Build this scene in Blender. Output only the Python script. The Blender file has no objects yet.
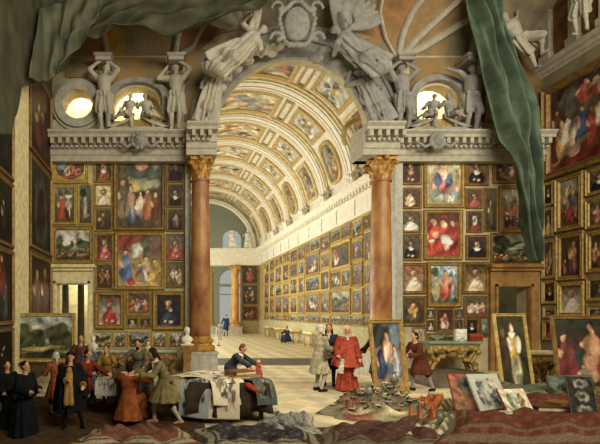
import bpy, bmesh, math, random
import numpy as np
from mathutils import Vector, Matrix, noise
random.seed(7)
PI = math.pi
scn = bpy.context.scene
COL = scn.collection
TMP = bpy.data.scenes.new('workbench')
# ---------------------------------------------------------------- camera constants
F = 440.0; CX = 162.0; CY = 312.0; H = 2.25
DW = 17.0            # face of the arch wall
XL, XR = -4.25, 14.64  # side walls of the front room
GX = 10.2            # picture wall of the gallery
GC, GR = 4.6, 5.6    # vault centre, radius
def P(px, py, D): return Vector(((px-CX)/F*D, D, H+(CY-py)/F*D))
def wx(px, D): return (px-CX)/F*D
def wz(py, D): return H+(CY-py)/F*D
def fl(py): return F*H/(py-CY)
def lin(c):
    if isinstance(c, str):
        c = [int(c[i:i+2], 16)/255 for i in (0, 2, 4)]
    return tuple((x/12.92 if x <= .04045 else ((x+.055)/1.055)**2.4) for x in c)
# ---------------------------------------------------------------- materials
MATS = {}
def mat(name, c, rough=.6, metal=0., nscale=6., namt=.25, c2=None, bump=0., detail=6., stretch=None, spec=.4):
    if name in MATS: return MATS[name]
    m = bpy.data.materials.new(name); m.use_nodes = True; MATS[name] = m
    nt = m.node_tree; b = nt.nodes['Principled BSDF']
    tc = nt.nodes.new('ShaderNodeTexCoord'); mp = nt.nodes.new('ShaderNodeMapping')
    if stretch: mp.inputs['Scale'].default_value = stretch
    nz = nt.nodes.new('ShaderNodeTexNoise'); nz.inputs['Scale'].default_value = nscale; nz.inputs['Detail'].default_value = detail
    rp = nt.nodes.new('ShaderNodeValToRGB')
    a = lin(c); d = lin(c2) if c2 else tuple(x*(1-namt) for x in a); e = tuple(min(1, x*(1+namt*.6)) for x in a) if not c2 else a
    rp.color_ramp.elements[0].position = .36; rp.color_ramp.elements[0].color = (*d, 1)
    rp.color_ramp.elements[1].position = .64; rp.color_ramp.elements[1].color = (*e, 1)
    nt.links.new(tc.outputs['Object'], mp.inputs[0]); nt.links.new(mp.outputs[0], nz.inputs['Vector'])
    nt.links.new(nz.outputs['Fac'], rp.inputs[0]); nt.links.new(rp.outputs[0], b.inputs['Base Color'])
    b.inputs['Roughness'].default_value = rough; b.inputs['Metallic'].default_value = metal
    b.inputs['Specular IOR Level'].default_value = spec
    if bump:
        bp = nt.nodes.new('ShaderNodeBump'); bp.inputs['Strength'].default_value = bump; bp.inputs['Distance'].default_value = .03
        nt.links.new(nz.outputs['Fac'], bp.inputs['Height']); nt.links.new(bp.outputs[0], b.inputs['Normal'])
    return m
def attr_mat(name, rough=.6, spec=.3, brush=.25, scale=30.):
    m = bpy.data.materials.new(name); m.use_nodes = True
    nt = m.node_tree; b = nt.nodes['Principled BSDF']
    at = nt.nodes.new('ShaderNodeVertexColor'); at.layer_name = 'paint'
    tc = nt.nodes.new('ShaderNodeTexCoord')
    nz = nt.nodes.new('ShaderNodeTexNoise'); nz.inputs['Scale'].default_value = scale; nz.inputs['Detail'].default_value = 3
    mr = nt.nodes.new('ShaderNodeMapRange'); mr.inputs[1].default_value = .3; mr.inputs[2].default_value = .7
    mr.inputs[3].default_value = 1-brush; mr.inputs[4].default_value = 1+brush
    mx = nt.nodes.new('ShaderNodeVectorMath'); mx.operation = 'SCALE'
    nt.links.new(tc.outputs['Object'], nz.inputs['Vector']); nt.links.new(nz.outputs['Fac'], mr.inputs[0])
    nt.links.new(at.outputs['Color'], mx.inputs[0]); nt.links.new(mr.outputs[0], mx.inputs['Scale'])
    nt.links.new(mx.outputs[0], b.inputs['Base Color'])
    b.inputs['Roughness'].default_value = rough; b.inputs['Specular IOR Level'].default_value = spec
    return m
M_PAINT = attr_mat('painted_canvas', .55, .25, .22, 14)
M_FRESCO = attr_mat('fresco_plaster', .8, .1, .15, 5)
M_CARPET = attr_mat('woven_wool', .95, .05, .3, 30)
M_PAPER = attr_mat('printed_paper', .8, .1, .1, 30)
GOLD = mat('gilded_wood', 'a88a48', .5, .2, 9, .35, bump=.15)
GOLD2 = mat('old_gilded_wood', '8e6e3a', .5, .2, 7, .35, bump=.15)
GOLD3 = mat('bright_gilded_wood', 'c4aa5c', .5, .2, 9, .3, bump=.15)
STONE = mat('grey_stone', '9c9a88', .8, 0, 3, .25, bump=.15)
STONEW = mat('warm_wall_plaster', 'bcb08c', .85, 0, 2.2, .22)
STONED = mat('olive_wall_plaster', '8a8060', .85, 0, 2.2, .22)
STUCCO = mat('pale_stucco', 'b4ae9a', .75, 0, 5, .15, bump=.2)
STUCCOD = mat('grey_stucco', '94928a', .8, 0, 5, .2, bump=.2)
IVORY = mat('ivory_plaster', 'e2decb', .7, 0, 4, .1)
IVORYG = mat('ivory_gold_plaster', 'd2c08c', .6, .1, 4, .25)
OCHRE = mat('ochre_fresco_plaster', 'a07c44', .8, 0, 1.4, .5, c2='807860')
MARB = mat('red_brown_marble', 'bc8c50', .4, 0, 1.7, .5, c2='80452a', detail=9, stretch=(1, 1, .6))
MARB2 = mat('amber_marble', 'd0a04c', .35, 0, 2.2, .5, c2='a87030', stretch=(1, 1, .45))
CAPM = mat('gilded_capital', 'b88840', .5, .2, 9, .4, bump=.3)
TRAV = mat('cream_travertine', 'e6d8a4', .7, 0, 5, .2)
PLINTH = mat('pale_grey_marble', 'b4b2a0', .5, 0, 5, .2)
WHITE = mat('white_marble', 'ece8d8', .45, 0, 6, .12)
SKIN = mat('skin', 'c8946c', .6, 0, 8, .12)
DARKW = mat('dark_walnut', '4a3018', .5, 0, 8, .3)
# floor: diagonal cream and grey-blue tiles
def floor_mat():
    m = bpy.data.materials.new('diagonal_marble_tiles'); m.use_nodes = True
    nt = m.node_tree; b = nt.nodes['Principled BSDF']
    tc = nt.nodes.new('ShaderNodeTexCoord'); mp = nt.nodes.new('ShaderNodeMapping')
    mp.inputs['Rotation'].default_value = (0, 0, PI/4)
    ck = nt.nodes.new('ShaderNodeTexChecker'); ck.inputs['Scale'].default_value = 1/.62
    ck.inputs['Color1'].default_value = (*lin('e0d0a2'), 1); ck.inputs['Color2'].default_value = (*lin('c4ba98'), 1)
    nz = nt.nodes.new('ShaderNodeTexNoise'); nz.inputs['Scale'].default_value = 1.4; nz.inputs['Detail'].default_value = 7
    mr = nt.nodes.new('ShaderNodeMapRange'); mr.inputs[1].default_value = .3; mr.inputs[2].default_value = .7
    mr.inputs[3].default_value = .72; mr.inputs[4].default_value = 1.08
    mx = nt.nodes.new('ShaderNodeVectorMath'); mx.operation = 'SCALE'
    nt.links.new(tc.outputs['Object'], mp.inputs[0]); nt.links.new(mp.outputs[0], ck.inputs['Vector'])
    nt.links.new(tc.outputs['Object'], nz.inputs['Vector']); nt.links.new(nz.outputs['Fac'], mr.inputs[0])
    nt.links.new(ck.outputs['Color'], mx.inputs[0]); nt.links.new(mr.outputs[0], mx.inputs['Scale'])
    nt.links.new(mx.outputs[0], b.inputs['Base Color']); b.inputs['Roughness'].default_value = .5
    return m
M_FLOOR = floor_mat()
# ---------------------------------------------------------------- object helpers
def link(name, me, m=None, parent=None, smooth=False, angle=None):
    o = bpy.data.objects.new(name, me); COL.objects.link(o)
    if m: me.materials.append(m)
    if parent: o.parent = parent
    if smooth:
        me.polygons.foreach_set('use_smooth', [True]*len(me.polygons))
        if angle: me.set_sharp_from_angle(angle=math.radians(angle))
    return o
def obj(name, bm, m=None, parent=None, smooth=False, angle=None):
    bmesh.ops.recalc_face_normals(bm, faces=bm.faces[:])
    me = bpy.data.meshes.new(name); bm.to_mesh(me); bm.free()
    return link(name, me, m, parent, smooth, angle)
def thing(name, label, cat, loc=(0, 0, 0), rz=0, group=None):
    o = bpy.data.objects.new(name, None); COL.objects.link(o); o.location = loc; o.rotation_euler = (0, 0, rz)
    o.empty_display_size = .2
    o['label'] = label; o['category'] = cat
    if group: o['group'] = group
    return o
def tag(o, label, cat, group=None, kind=None):
    o['label'] = label; o['category'] = cat
    if group: o['group'] = group
    if kind: o['kind'] = kind
    return o
def struct(o, label=None):
    o['kind'] = 'structure'
    if label: o['label'] = label
    return o
def box(bm, x0, x1, y0, y1, z0, z1):
    vs = [bm.verts.new((x, y, z)) for x in (x0, x1) for y in (y0, y1) for z in (z0, z1)]
    for f in ((0,1,3,2),(4,6,7,5),(0,4,5,1),(2,3,7,6),(0,2,6,4),(1,5,7,3)): bm.faces.new([vs[i] for i in f])
def lathe(bm, prof, seg=20, c=(0, 0, 0), sx=1, sy=1):
    rings = []
    for r, z in prof:
        rings.append([bm.verts.new((c[0]+sx*r*math.cos(2*PI*k/seg), c[1]+sy*r*math.sin(2*PI*k/seg), c[2]+z)) for k in range(seg)])
    for a, b in zip(rings, rings[1:]):
        for k in range(seg): bm.faces.new((a[k], a[(k+1) % seg], b[(k+1) % seg], b[k]))
    bm.faces.new(rings[0][::-1]); bm.faces.new(rings[-1])
def sph(bm, c, r, s=(1, 1, 1), seg=12, rot=None):
    mt = Matrix.Translation(c) @ (rot.to_matrix().to_4x4() if rot else Matrix.Identity(4)) @ Matrix.Diagonal((r*s[0], r*s[1], r*s[2], 1))
    bmesh.ops.create_uvsphere(bm, u_segments=seg, v_segments=max(6, seg*2//3), radius=1, matrix=mt)
def cone(bm, a, b, ra, rb, seg=12, flat=1.0):
    a = Vector(a); b = Vector(b); d = b-a; L = d.length
    if L < 1e-5: return
    q = d.to_track_quat('Z', 'Y')
    mt = Matrix.Translation((a+b)/2) @ q.to_matrix().to_4x4()
    bmesh.ops.create_cone(bm, cap_ends=True, segments=seg, radius1=ra, radius2=rb, depth=L, matrix=mt)
def cap(bm, a, b, ra, rb, seg=12):
    cone(bm, a, b, ra, rb, seg); sph(bm, a, ra, seg=seg); sph(bm, b, rb, seg=seg)
def grid(name, nu, nv, pf, cf=None, m=None, parent=None, smooth=True, gain=1.0, thick=0):
    """pf(u,v)->point ; cf(U,V arrays)->rgb array (linear)"""
    verts = [pf(i/nu, j/nv) for j in range(nv+1) for i in range(nu+1)]
    faces = [(j*(nu+1)+i, j*(nu+1)+i+1, (j+1)*(nu+1)+i+1, (j+1)*(nu+1)+i) for j in range(nv) for i in range(nu)]
    me = bpy.data.meshes.new(name); me.from_pydata([tuple(v) for v in verts], [], faces)
    if cf is not None:
        V, U = np.mgrid[0:nv+1, 0:nu+1]
        c = np.clip(cf(U/nu, V/nv)*gain, 0, .95)
        arr = np.ones((nu+1)*(nv+1)*4); arr.shape = (-1, 4); arr[:, :3] = c.reshape(-1, 3)
        at = me.color_attributes.new('paint', 'FLOAT_COLOR', 'POINT'); at.data.foreach_set('color', arr.ravel())
    o = link(name, me, m, parent, smooth)
    if thick:
        md = o.modifiers.new('thickness', 'SOLIDIFY'); md.thickness = thick; md.offset = -1
    return o
def prism_x(bm, prof, x0, x1):
    """profile of (y,z) points extruded along x"""
    a = [bm.verts.new((x0, y, z)) for y, z in prof]; b = [bm.verts.new((x1, y, z)) for y, z in prof]
    n = len(prof)
    for i in range(n): bm.faces.new((a[i], a[(i+1) % n], b[(i+1) % n], b[i]))
    bm.faces.new(a[::-1]); bm.faces.new(b)
def prism_y(bm, prof, y0, y1):
    a = [bm.verts.new((x, y0, z)) for x, z in prof]; b = [bm.verts.new((x, y1, z)) for x, z in prof]
    n = len(prof)
    for i in range(n): bm.faces.new((a[i], a[(i+1) % n], b[(i+1) % n], b[i]))
    bm.faces.new(a[::-1]); bm.faces.new(b)
def holed_wall(bm, loops, y0, y1):
    es = []
    for lp in loops:
        vs = [bm.verts.new((x, y0, z)) for x, z in lp]
        es += [bm.edges.new((vs[i], vs[(i+1) % len(vs)])) for i in range(len(vs))]
    r = bmesh.ops.triangle_fill(bm, use_beauty=True, use_dissolve=False, edges=es)
    fs = [g for g in r['geom'] if isinstance(g, bmesh.types.BMFace)]
    ex = bmesh.ops.extrude_face_region(bm, geom=fs)
    vv = [g for g in ex['geom'] if isinstance(g, bmesh.types.BMVert)]
    bmesh.ops.translate(bm, verts=vv, vec=(0, y1-y0, 0))
def arc(cx, cz, r, a0, a1, n, rz=None):
    rz = rz or r
    return [(cx+r*math.cos(math.radians(a0+(a1-a0)*k/n)), cz+rz*math.sin(math.radians(a0+(a1-a0)*k/n))) for k in range(n+1)]
def ring_arc(bm, cx, cz, r0, r1, y0, y1, a0=0, a1=180, n=32, ez=1):
    A = []
    for k in range(n+1):
        t = math.radians(a0+(a1-a0)*k/n); c, s = math.cos(t), math.sin(t)*ez
        A.append([bm.verts.new((cx+r*c, y, cz+r*s)) for r, y in ((r0, y0), (r1, y0), (r1, y1), (r0, y1))])
    for p, q in zip(A, A[1:]):
        for i in range(4): bm.faces.new((p[i], p[(i+1) % 4], q[(i+1) % 4], q[i]))
    if abs(a1-a0) < 359: bm.faces.new(A[0][::-1]); bm.faces.new(A[-1])
def tube(bm, pts, r, seg=8):
    for a, b in zip(pts, pts[1:]): cap(bm, a, b, r, r, seg)
def remesh(name, bm, vox, m, parent=None, folds=None, smooth_it=2):
    me = bpy.data.meshes.new(name); bm.to_mesh(me); bm.free()
    o = bpy.data.objects.new(name, me); TMP.collection.objects.link(o)
    md = o.modifiers.new('r', 'REMESH'); md.mode = 'VOXEL'; md.voxel_size = vox; md.use_smooth_shade = True
    if smooth_it:
        s = o.modifiers.new('s', 'SMOOTH'); s.factor = .5; s.iterations = smooth_it
    with bpy.context.temp_override(scene=TMP, view_layer=TMP.view_layers[0]): dg = bpy.context.evaluated_depsgraph_get()
    me2 = bpy.data.meshes.new_from_object(o.evaluated_get(dg))
    bpy.data.objects.remove(o); bpy.data.meshes.remove(me); me2.name = name
    if folds:
        for v in me2.vertices:
            d = folds(v.co)
            if d: v.co = v.co+Vector(d)
    return link(name, me2, m, parent, True)
# ---------------------------------------------------------------- painting language
def L(c): return np.array(lin(c))
def painter(bg, blobs, seed=0, nz=.22):
    """bg: list of (v, colour) from bottom 0 to top 1 ; blobs (cx,cy,rx,ry,colour[,rot])"""
    bg = sorted(bg)
    def cf(U, V):
        vs = [b[0] for b in bg]; cs = np.array([L(b[1]) for b in bg])
        out = np.stack([np.interp(V, vs, cs[:, k]) for k in range(3)], -1)
        r = np.random.RandomState(seed)
        wob = np.zeros_like(U); wob2 = np.zeros_like(U)
        for _ in range(7):
            fx, fy, ph = r.uniform(3, 26), r.uniform(3, 26), r.uniform(0, 6.3)
            wob += np.sin(fx*U+fy*V+ph); wob2 += np.sin(-fy*U+fx*V+ph*2)
        out = out*(1+.1*nz/.22*wob)[..., None]
        for b in blobs:
            cx, cy, rx, ry, c = b[:5]; a = math.radians(b[5]) if len(b) > 5 else 0
            dx = U-cx+.008*wob; dy = V-cy+.008*wob2
            x = dx*math.cos(a)+dy*math.sin(a); y = -dx*math.sin(a)+dy*math.cos(a)
            d = np.sqrt((x/rx)**2+(y/ry)**2)
            al = np.clip((1.12-d)/.3, 0, 1)
            sh = (1.0+.13*wob2*nz/.22)[..., None]*(1.12-.3*np.clip(d, 0, 1))[..., None]
            out = out*(1-al[..., None])+L(c)*sh*al[..., None]
        if nz > .2:
            for _ in range(46):
                cx, cy, rr_, f_ = r.uniform(0, 1), r.uniform(0, 1), r.uniform(.012, .05), r.choice([.5, .6, .7, 1.35, 1.6])
                d = np.sqrt(((U-cx+.008*wob)/rr_)**2+((V-cy+.01*wob2)/(rr_*r.uniform(.5, 2.2)))**2); al = np.clip((1.3-d)/.6, 0, 1)
                out = out*(1+al*(f_-1))[..., None]
        lum = out.mean(-1, keepdims=True); out = out*.8+lum*.2*np.array([1.15, 1.0, .72])
        return out*(1+nz*(r.rand(*U.shape)-.5))[..., None]
    return cf
def fig(cx, b, h, c, c2=None, w=.2, skin='c89870', hair='3a2818', lean=0):
    """a small generic robed figure as blobs"""
    w = w*h
    o = [(cx, b+.28*h, w*1.25, .30*h, c), (cx+lean*.4, b+.62*h, w*.95, .22*h, c2 or c)]
    o += [(cx+w*.35, b+.35*h, w*.25, .25*h, c2 or '3a2a1a'), (cx-w*.9+lean*.3, b+.58*h, w*.35, .13*h, skin, 30)]
    o += [(cx+lean, b+.92*h, w*.52, .10*h, hair), (cx+lean, b+.89*h, w*.42, .085*h, skin)]
    return o
def port(bg, coat, collar=None, hair='2a1c12', skin='c89a74', hat=None, bgs='1c1610', hands=False, seed=1, k=1.0, cy=.62):
    bl = [(.5, .16, .44*k, .30, coat), (.5, .30, .26*k, .16, coat)]
    if hands: bl += [(.36, .16, .09, .05, skin, 20), (.62, .12, .08, .05, skin, -20)]
    bl += [(.5, cy+.03, .19*k, .17*k, hair)]
    if collar: bl += [(.5, cy-.19*k, .2*k, .075*k, collar)]
    bl += [(.5, cy, .125*k, .14*k, skin), (.455, cy+.02, .022, .015, '3a2012'), (.545, cy+.02, .022, .015, '3a2012'), (.5, cy-.07*k, .04, .012, '8a3c28')]
    if hat: bl += [(.5, cy+.15*k, .2*k, .07*k, hat)]
    return painter([(0, bgs), (1, bg)], bl, seed)
def land(sky='9aa8a0', tree='3c4426', ground='6a5c30', seed=3, skyb='c8b890', figs=(), extra=()):
    r = random.Random(seed); bl = []
    for k in range(9):
        x = r.choice([r.uniform(-.05, .35), r.uniform(.65, 1.05), r.uniform(.3, .7)])
        s = r.uniform(.08, .2)
        bl.append((x, .38+r.uniform(0, .28), s, s*1.1, tree)); bl.append((x-.03, .45+r.uniform(0, .25), s*.5, s*.5, '5c6434'))
        bl.append((x, .3, .012, .15, '2a1c10'))
    bl += [(.5, .16, .5, .06, '8a7840', 4), (.3, .08, .3, .05, '4a3c20')]
    for x, c in figs: bl += fig(x, .08, .26, c)
    return painter([(0, '3a2e18'), (.3, ground), (.4, skyb), (1, sky)], bl+list(extra), seed)
def group(bgb, bgt, figs, seed=5, extra=(), pre=()):
    bl = list(pre)
    for f in figs: bl += fig(*f)
    return painter([(0, bgb), (.25, bgb), (1, bgt)], bl+list(extra), seed)
def frame_bm(w, h, fw, dep=.09):
    bm = bmesh.new(); prof = [(0, 0), (0, dep*.75), (.18*fw, dep), (.38*fw, dep*.6), (.62*fw, dep*.55), (.8*fw, dep*.8), (fw, dep*.35), (fw, 0)]
    rings = []
    for o, d in prof:
        x, z = w/2-o, h/2-o
        rings.append([bm.verts.new(p) for p in ((-x, -d, -z), (x, -d, -z), (x, -d, z), (-x, -d, z))])
    for a, b in zip(rings, rings[1:]+rings[:1]):
        for k in range(4): bm.faces.new((a[k], a[(k+1) % 4], b[(k+1) % 4], b[k]))
    return bm
def picture(label, w, h, cf, loc, rz=0, fw=None, fm=None, res=None, gain=1.5, group_=None, cat='painting', tilt=0, name='framed_painting', oval=False):
    """loc is the centre of the picture's back"""
    fw = (fw or min(w, h)*.13)*.88
    t = thing(name, label, cat, (loc[0], loc[1], loc[2]-h/2), rz, group_)
    if tilt: t.rotation_euler = (tilt, 0, rz)
    f = obj('frame', frame_bm(w, h, fw, max(.05, fw*.7)), fm or GOLD, t); f.location = (0, 0, h/2)
    cw, ch = w-2*fw, h-2*fw
    res = res or 40
    nu, nv = max(8, int(cw*res)), max(8, int(ch*res))
    c = grid('canvas', nu, nv, lambda u, v: (-cw*1.02/2+cw*1.02*u, -.02, h/2-ch*1.02/2+ch*1.02*v), cf, M_PAINT, t, False, gain)
    if oval:
        bm = bmesh.new(); n = 32
        o = [(cw/2*max(-1, min(1, 1.45*math.cos(2*PI*k/n))), ch/2*max(-1, min(1, 1.45*math.sin(2*PI*k/n)))) for k in range(n)]
        i_ = [(cw/2*.94*math.cos(2*PI*k/n), ch/2*.94*math.sin(2*PI*k/n)) for k in range(n)]
        A = [bm.verts.new((x, -.035, h/2+z)) for x, z in o]; B = [bm.verts.new((x, -.05, h/2+z)) for x, z in i_]
        for k in range(n): bm.faces.new((A[k], A[(k+1) % n], B[(k+1) % n], B[k]))
        obj('spandrel_mat', bm, fm or GOLD, t)
    return t
# ================================================================= ARCHITECTURE
bm = bmesh.new(); box(bm, -14, 24, -2, 70, -.3, 0)
struct(obj('floor', bm, M_FLOOR), 'diagonal cream and grey marble tile floor')
bm = bmesh.new(); box(bm, 1.9, 10.0, 18.6, 21.4, -.02, .006)
struct(obj('trim_1', bm, mat('dark_grey_marble', '4c4a40', .5, 0, 3, .25)), 'dark grey marble band across the gallery floor')
# ---- arch wall
s0 = F/DW
ac_x, ac_z, ac_r = wx(293, DW), wz(135, DW), 77/s0
def px_loop(pts, D=DW): return [(wx(a, D), wz(b, D)) for a, b in pts]
xl, xr = wx(187, DW), wx(399, DW)
zt = wz(153, DW)
outer = [(XL-.6, 0), (wx(57, DW), 0), (wx(57, DW), wz(284, DW)), (wx(88, DW), wz(284, DW)), (wx(88, DW), 0), (xl, 0), (xl, zt), (ac_x-ac_r, zt)]
outer += arc(ac_x, ac_z, ac_r, 180, 0, 40)
outer += [(ac_x+ac_r, zt), (xr, zt), (xr, 0), (wx(495, DW), 0), (wx(495, DW), wz(287, DW)), (wx(527, DW), wz(287, DW)), (wx(527, DW), 0), (XR+.6, 0), (XR+.6, 15.2), (XL-.6, 15.2)]
ocx, ocz, ocr = wx(79, DW), wz(107, DW), 15/s0
ocul = arc(ocx, ocz, ocr, 0, 360, 32)[:-1]
def lun(x0, x1, yt, yb):
    cx = (x0+x1)/2; r = (x1-x0)/2
    pts = [(x0, yb)]+[(cx-r*math.cos(t*PI/12), yb-14-(yb-14-yt)*math.sin(t*PI/12)) for t in range(13)]+[(x1, yb)]
    return px_loop(pts)
lunL = lun(114, 162, 87, 121); lunR = lun(414, 458, 85, 119)
bm = bmesh.new(); holed_wall(bm, [outer, ocul, lunL, lunR], DW, DW+.5)
struct(obj('wall_back', bm, STONEW), 'plastered stone wall with the great arch')
# archivolt and window trims
def trimring(name, bm, m, lab=None): return struct(obj(name, bm, m, None, True, 35), lab)
bm = bmesh.new()
ring_arc(bm, ac_x, ac_z, ac_r-.02, ac_r+.12, DW-.1, DW+.1, 0, 180, 48)
ring_arc(bm, ac_x, ac_z, ac_r+.1, ac_r+.64, DW-.05, DW+.1, 0, 180, 48)
ring_arc(bm, ac_x, ac_z, ac_r+.62, ac_r+.98, DW-.16, DW+.1, 0, 180, 48)
ring_arc(bm, ac_x, ac_z, ac_r+.96, ac_r+1.08, DW-.24, DW+.1, 0, 180, 48)
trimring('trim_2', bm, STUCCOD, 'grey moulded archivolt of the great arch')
bm = bmesh.new(); ring_arc(bm, ocx, ocz, ocr-.02, ocr+.30, DW-.3, DW+.1, 0, 360, 40); ring_arc(bm, ocx, ocz, ocr+.28, ocr+.42, DW-.2, DW+.1, 0, 360, 40)
box(bm, wx(52, DW), wx(108, DW), DW-.12, DW, wz(130, DW), wz(121, DW))
trimring('trim_3', bm, STUCCO, 'grey round window surround')
def lun_trim(name, x0, x1, yt):
    bm = bmesh.new(); cx = wx((x0+x1)/2, DW); r = (x1-x0)/2/s0
    zb = wz(100, DW)
    ring_arc(bm, cx, zb, r-.0, r+.28, DW-.25, DW+.1, 0, 180, 28, ez=(100-yt+2)/((x1-x0)/2))
    for s in (-1, 1):
        pts = [(cx+s*(r+.0), zb+.1), (cx+s*(r+.3), zb+.1), (cx+s*(r+.45), zb-.5), (cx+s*(r+.2), wz(122, DW)), (cx+s*(r-.0), wz(122, DW))]
        prism_y(bm, pts, DW-.22, DW+.05)
    trimring(name, bm, STUCCOD, 'grey scrolled surround of the lunette window')
lun_trim('trim_4', 114, 162, 87); lun_trim('trim_5', 414, 458, 85)
# ochre fresco fields between the stucco figures (thin plaster panels on the wall)
def panel(name, pts, m, d0=.05, D=DW):
    bm = bmesh.new(); prism_y(bm, px_loop(pts, D), D-d0, D+.02); return struct(obj(name, bm, m))
panel('trim_6', [(88, 40), (100, 34), (100, 122), (95, 122), (97, 95), (90, 78), (66, 78), (66, 64)], OCHRE)
panel('trim_7', [(112, 58), (166, 58), (166, 122), (163, 122), (163, 95), (152, 80), (126, 80), (114, 92), (112, 122)], OCHRE, .04)
panel('trim_8', [(186, 50), (226, 50), (205, 75), (196, 100), (188, 122), (184, 122)], OCHRE, .04)
panel('trim_9', [(360, 40), (396, 34), (396, 122), (392, 122), (386, 96), (374, 72), (362, 58)], OCHRE, .04)
panel('trim_10', [(410, 58), (466, 58), (466, 122), (461, 122), (461, 95), (450, 79), (424, 79), (411, 92), (410, 122)], OCHRE, .04)
panel('trim_11', [(482, 50), (545, 50), (545, 122), (482, 122)], mat('brown_fresco', '6e5434', .8, 0, 2, .35), .04)
# entablature left and right
def entab(name, x0, x1, breaks, lab):
    zb, zc = wz(157, 16.2), wz(129, 16.2)
    hgt = zc-zb
    def prof(yf):
        return [(DW+.02, zb), (yf, zb), (yf, zb+.22*hgt), (yf-.05, zb+.22*hgt), (yf-.05, zb+.40*hgt), (yf-.10, zb+.42*hgt), (yf-.04, zb+.46*hgt), (yf-.04, zb+.74*hgt),
                (yf-.36, zb+.76*hgt), (yf-.36, zb+.86*hgt), (yf-.46, zb+.94*hgt), (yf-.46, zc), (DW+.02, zc)]
    bm = bmesh.new(); yw = DW-.35
    prism_x(bm, prof(yw), x0+.03, x1-.03)
    for b0, b1 in breaks: prism_x(bm, prof(DW-1.05), b0, b1)
    o = struct(obj(name, bm, STUCCO), lab)
    bm = bmesh.new(); x = x0+.1
    while x < x1-.15:
        yf = DW-1.05 if any(b0 <= x <= b1 for b0, b1 in breaks) else yw
        box(bm, x, x+.13, yf-.33, yf, zb+.56*hgt, zb+.76*hgt); x += .29
    obj('dentil_row', bm, STUCCO, o)
    bm = bmesh.new(); x = x0+.1
    while x < x1-.2:
        yf = DW-1.05 if any(b0 <= x <= b1 for b0, b1 in breaks) else yw
        box(bm, x, x+.1, yf-.16, yf, zb+.46*hgt, zb+.54*hgt); x += .18
    obj('small_dentil_row', bm, STUCCO, o)
    return o
eL = entab('trim_12', XL, wx(216, 16.2), [(wx(186, 16.2), wx(216, 16.2))], 'grey entablature with dentils left of the great arch')
eR = entab('trim_13', wx(360, 16.2), XR, [(wx(360, 16.2), wx(396, 16.2))], 'grey entablature with dentils right of the great arch')
# ---- big columns
def column(label, x, y, rad, z_top, plinth_h, m, mp, cm, s=1.0, name='column'):
    t = thing(name, label, 'column', (x, y, 0), 0, None)
    bm = bmesh.new(); w = rad*1.52
    box(bm, -w, w, -w, w, 0, plinth_h-.08); box(bm, -w*1.05, w*1.05, -w*1.05, w*1.05, plinth_h-.08, plinth_h); box(bm, -w*1.05, w*1.05, -w*1.05, w*1.05, 0, .12)
    obj('plinth', bm, mp, t)
    bm = bmesh.new(); z = plinth_h; r = rad
    lathe(bm, [(r*1.42, z), (r*1.46, z+.1*s), (r*1.42, z+.2*s), (r*1.2, z+.22*s), (r*1.16, z+.3*s), (r*1.3, z+.34*s), (r*1.32, z+.42*s), (r*1.12, z+.46*s), (r*1.02, z+.55*s)], 28)
    obj('base', bm, cm, t, True, 40)
    ch = rad*2.35; zs0, zs1 = plinth_h+.53*s, z_top-ch
    bm = bmesh.new(); pr = []
    for k in range(13):
        q = k/12; pr.append((r*(1-.14*max(0, q-.3)/.7), zs0+(zs1-zs0)*q))
    pr += [(r*.98, zs1), (r*.98, zs1+.07*s), (r*.84, zs1+.1*s)]
    lathe(bm, pr, 32); obj('shaft', bm, m, t, True, 50)
    bm = bmesh.new(); r2 = r*.84
    lathe(bm, [(r2*.98, zs1+.08*s), (r2*1.0, zs1+ch*.5), (r2*1.25, zs1+ch*.82), (r2*1.35, zs1+ch*.88)], 20)
    for row, (n, z0, hh, rr, off) in enumerate(((8, .08, .42, 1.02, 0), (8, .3, .48, 1.08, .5))):
        for k in range(n):
            a = 2*PI*(k+off)/n; ca, sa = math.cos(a), math.sin(a); prev = None
            for q in range(6):
                f = q/5; rad_ = r2*rr+r2*(.08*f+.42*max(0, f-.55)**1.3*1.6); zz = zs1+ch*(z0+hh*(f if f < .9 else .88))
                wd = r2*.36*(1-.75*f**2.2)
                ring = [bm.verts.new((rad_*ca-sa*wd*sg, rad_*sa+ca*wd*sg, zz)) for sg in (-1, 1)]+[bm.verts.new(((rad_-.06*s)*ca-sa*wd*sg, (rad_-.06*s)*sa+ca*wd*sg, zz)) for sg in (1, -1)]
                if prev:
                    for i in range(4): bm.faces.new((prev[i], prev[(i+1) % 4], ring[(i+1) % 4], ring[i]))
                else: bm.faces.new(ring[::-1])
                prev = ring
            bm.faces.new(prev)
    for k in range(4):
        a = PI/4+k*PI/2; c = Vector((math.cos(a)*r2*1.55, math.sin(a)*r2*1.55, zs1+ch*.76))
        tube(bm, [Vector((math.cos(a)*r2*1.05, math.sin(a)*r2*1.05, zs1+ch*.5)), c+Vector((0, 0, .05*s)), c+Vector((math.cos(a)*.07*s, math.sin(a)*.07*s, -.04*s))], .075*s, 6)
        a2 = k*PI/2; sph(bm, (math.cos(a2)*r2*1.35, math.sin(a2)*r2*1.35, zs1+ch*.92), .11*s, seg=8)
    bmesh.ops.recalc_face_normals(bm, faces=bm.faces[:])
    w = r2*1.55
    n = 24; pts = []
    for k in range(4):
        for q in range(6):
            f = q/6; a0, a1 = PI/4+k*PI/2, PI/4+(k+1)*PI/2
            p = Vector((math.cos(a0), math.sin(a0))).lerp(Vector((math.cos(a1), math.sin(a1))), f)*w*1.15*(1-.28*math.sin(f*PI)*.5)
            pts.append(p)
    A = [bm.verts.new((p.x, p.y, zs1+ch*.88)) for p in pts]; B = [bm.verts.new((p.x, p.y, zs1+ch)) for p in pts]
    for i in range(24): bm.faces.new((A[i], A[(i+1) % 24], B[(i+1) % 24], B[i]))
    bm.faces.new(A[::-1]); bm.faces.new(B)
    obj('capital', bm, cm, t, True, 45)
    return t
zc = wz(157, 16.2)
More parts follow.
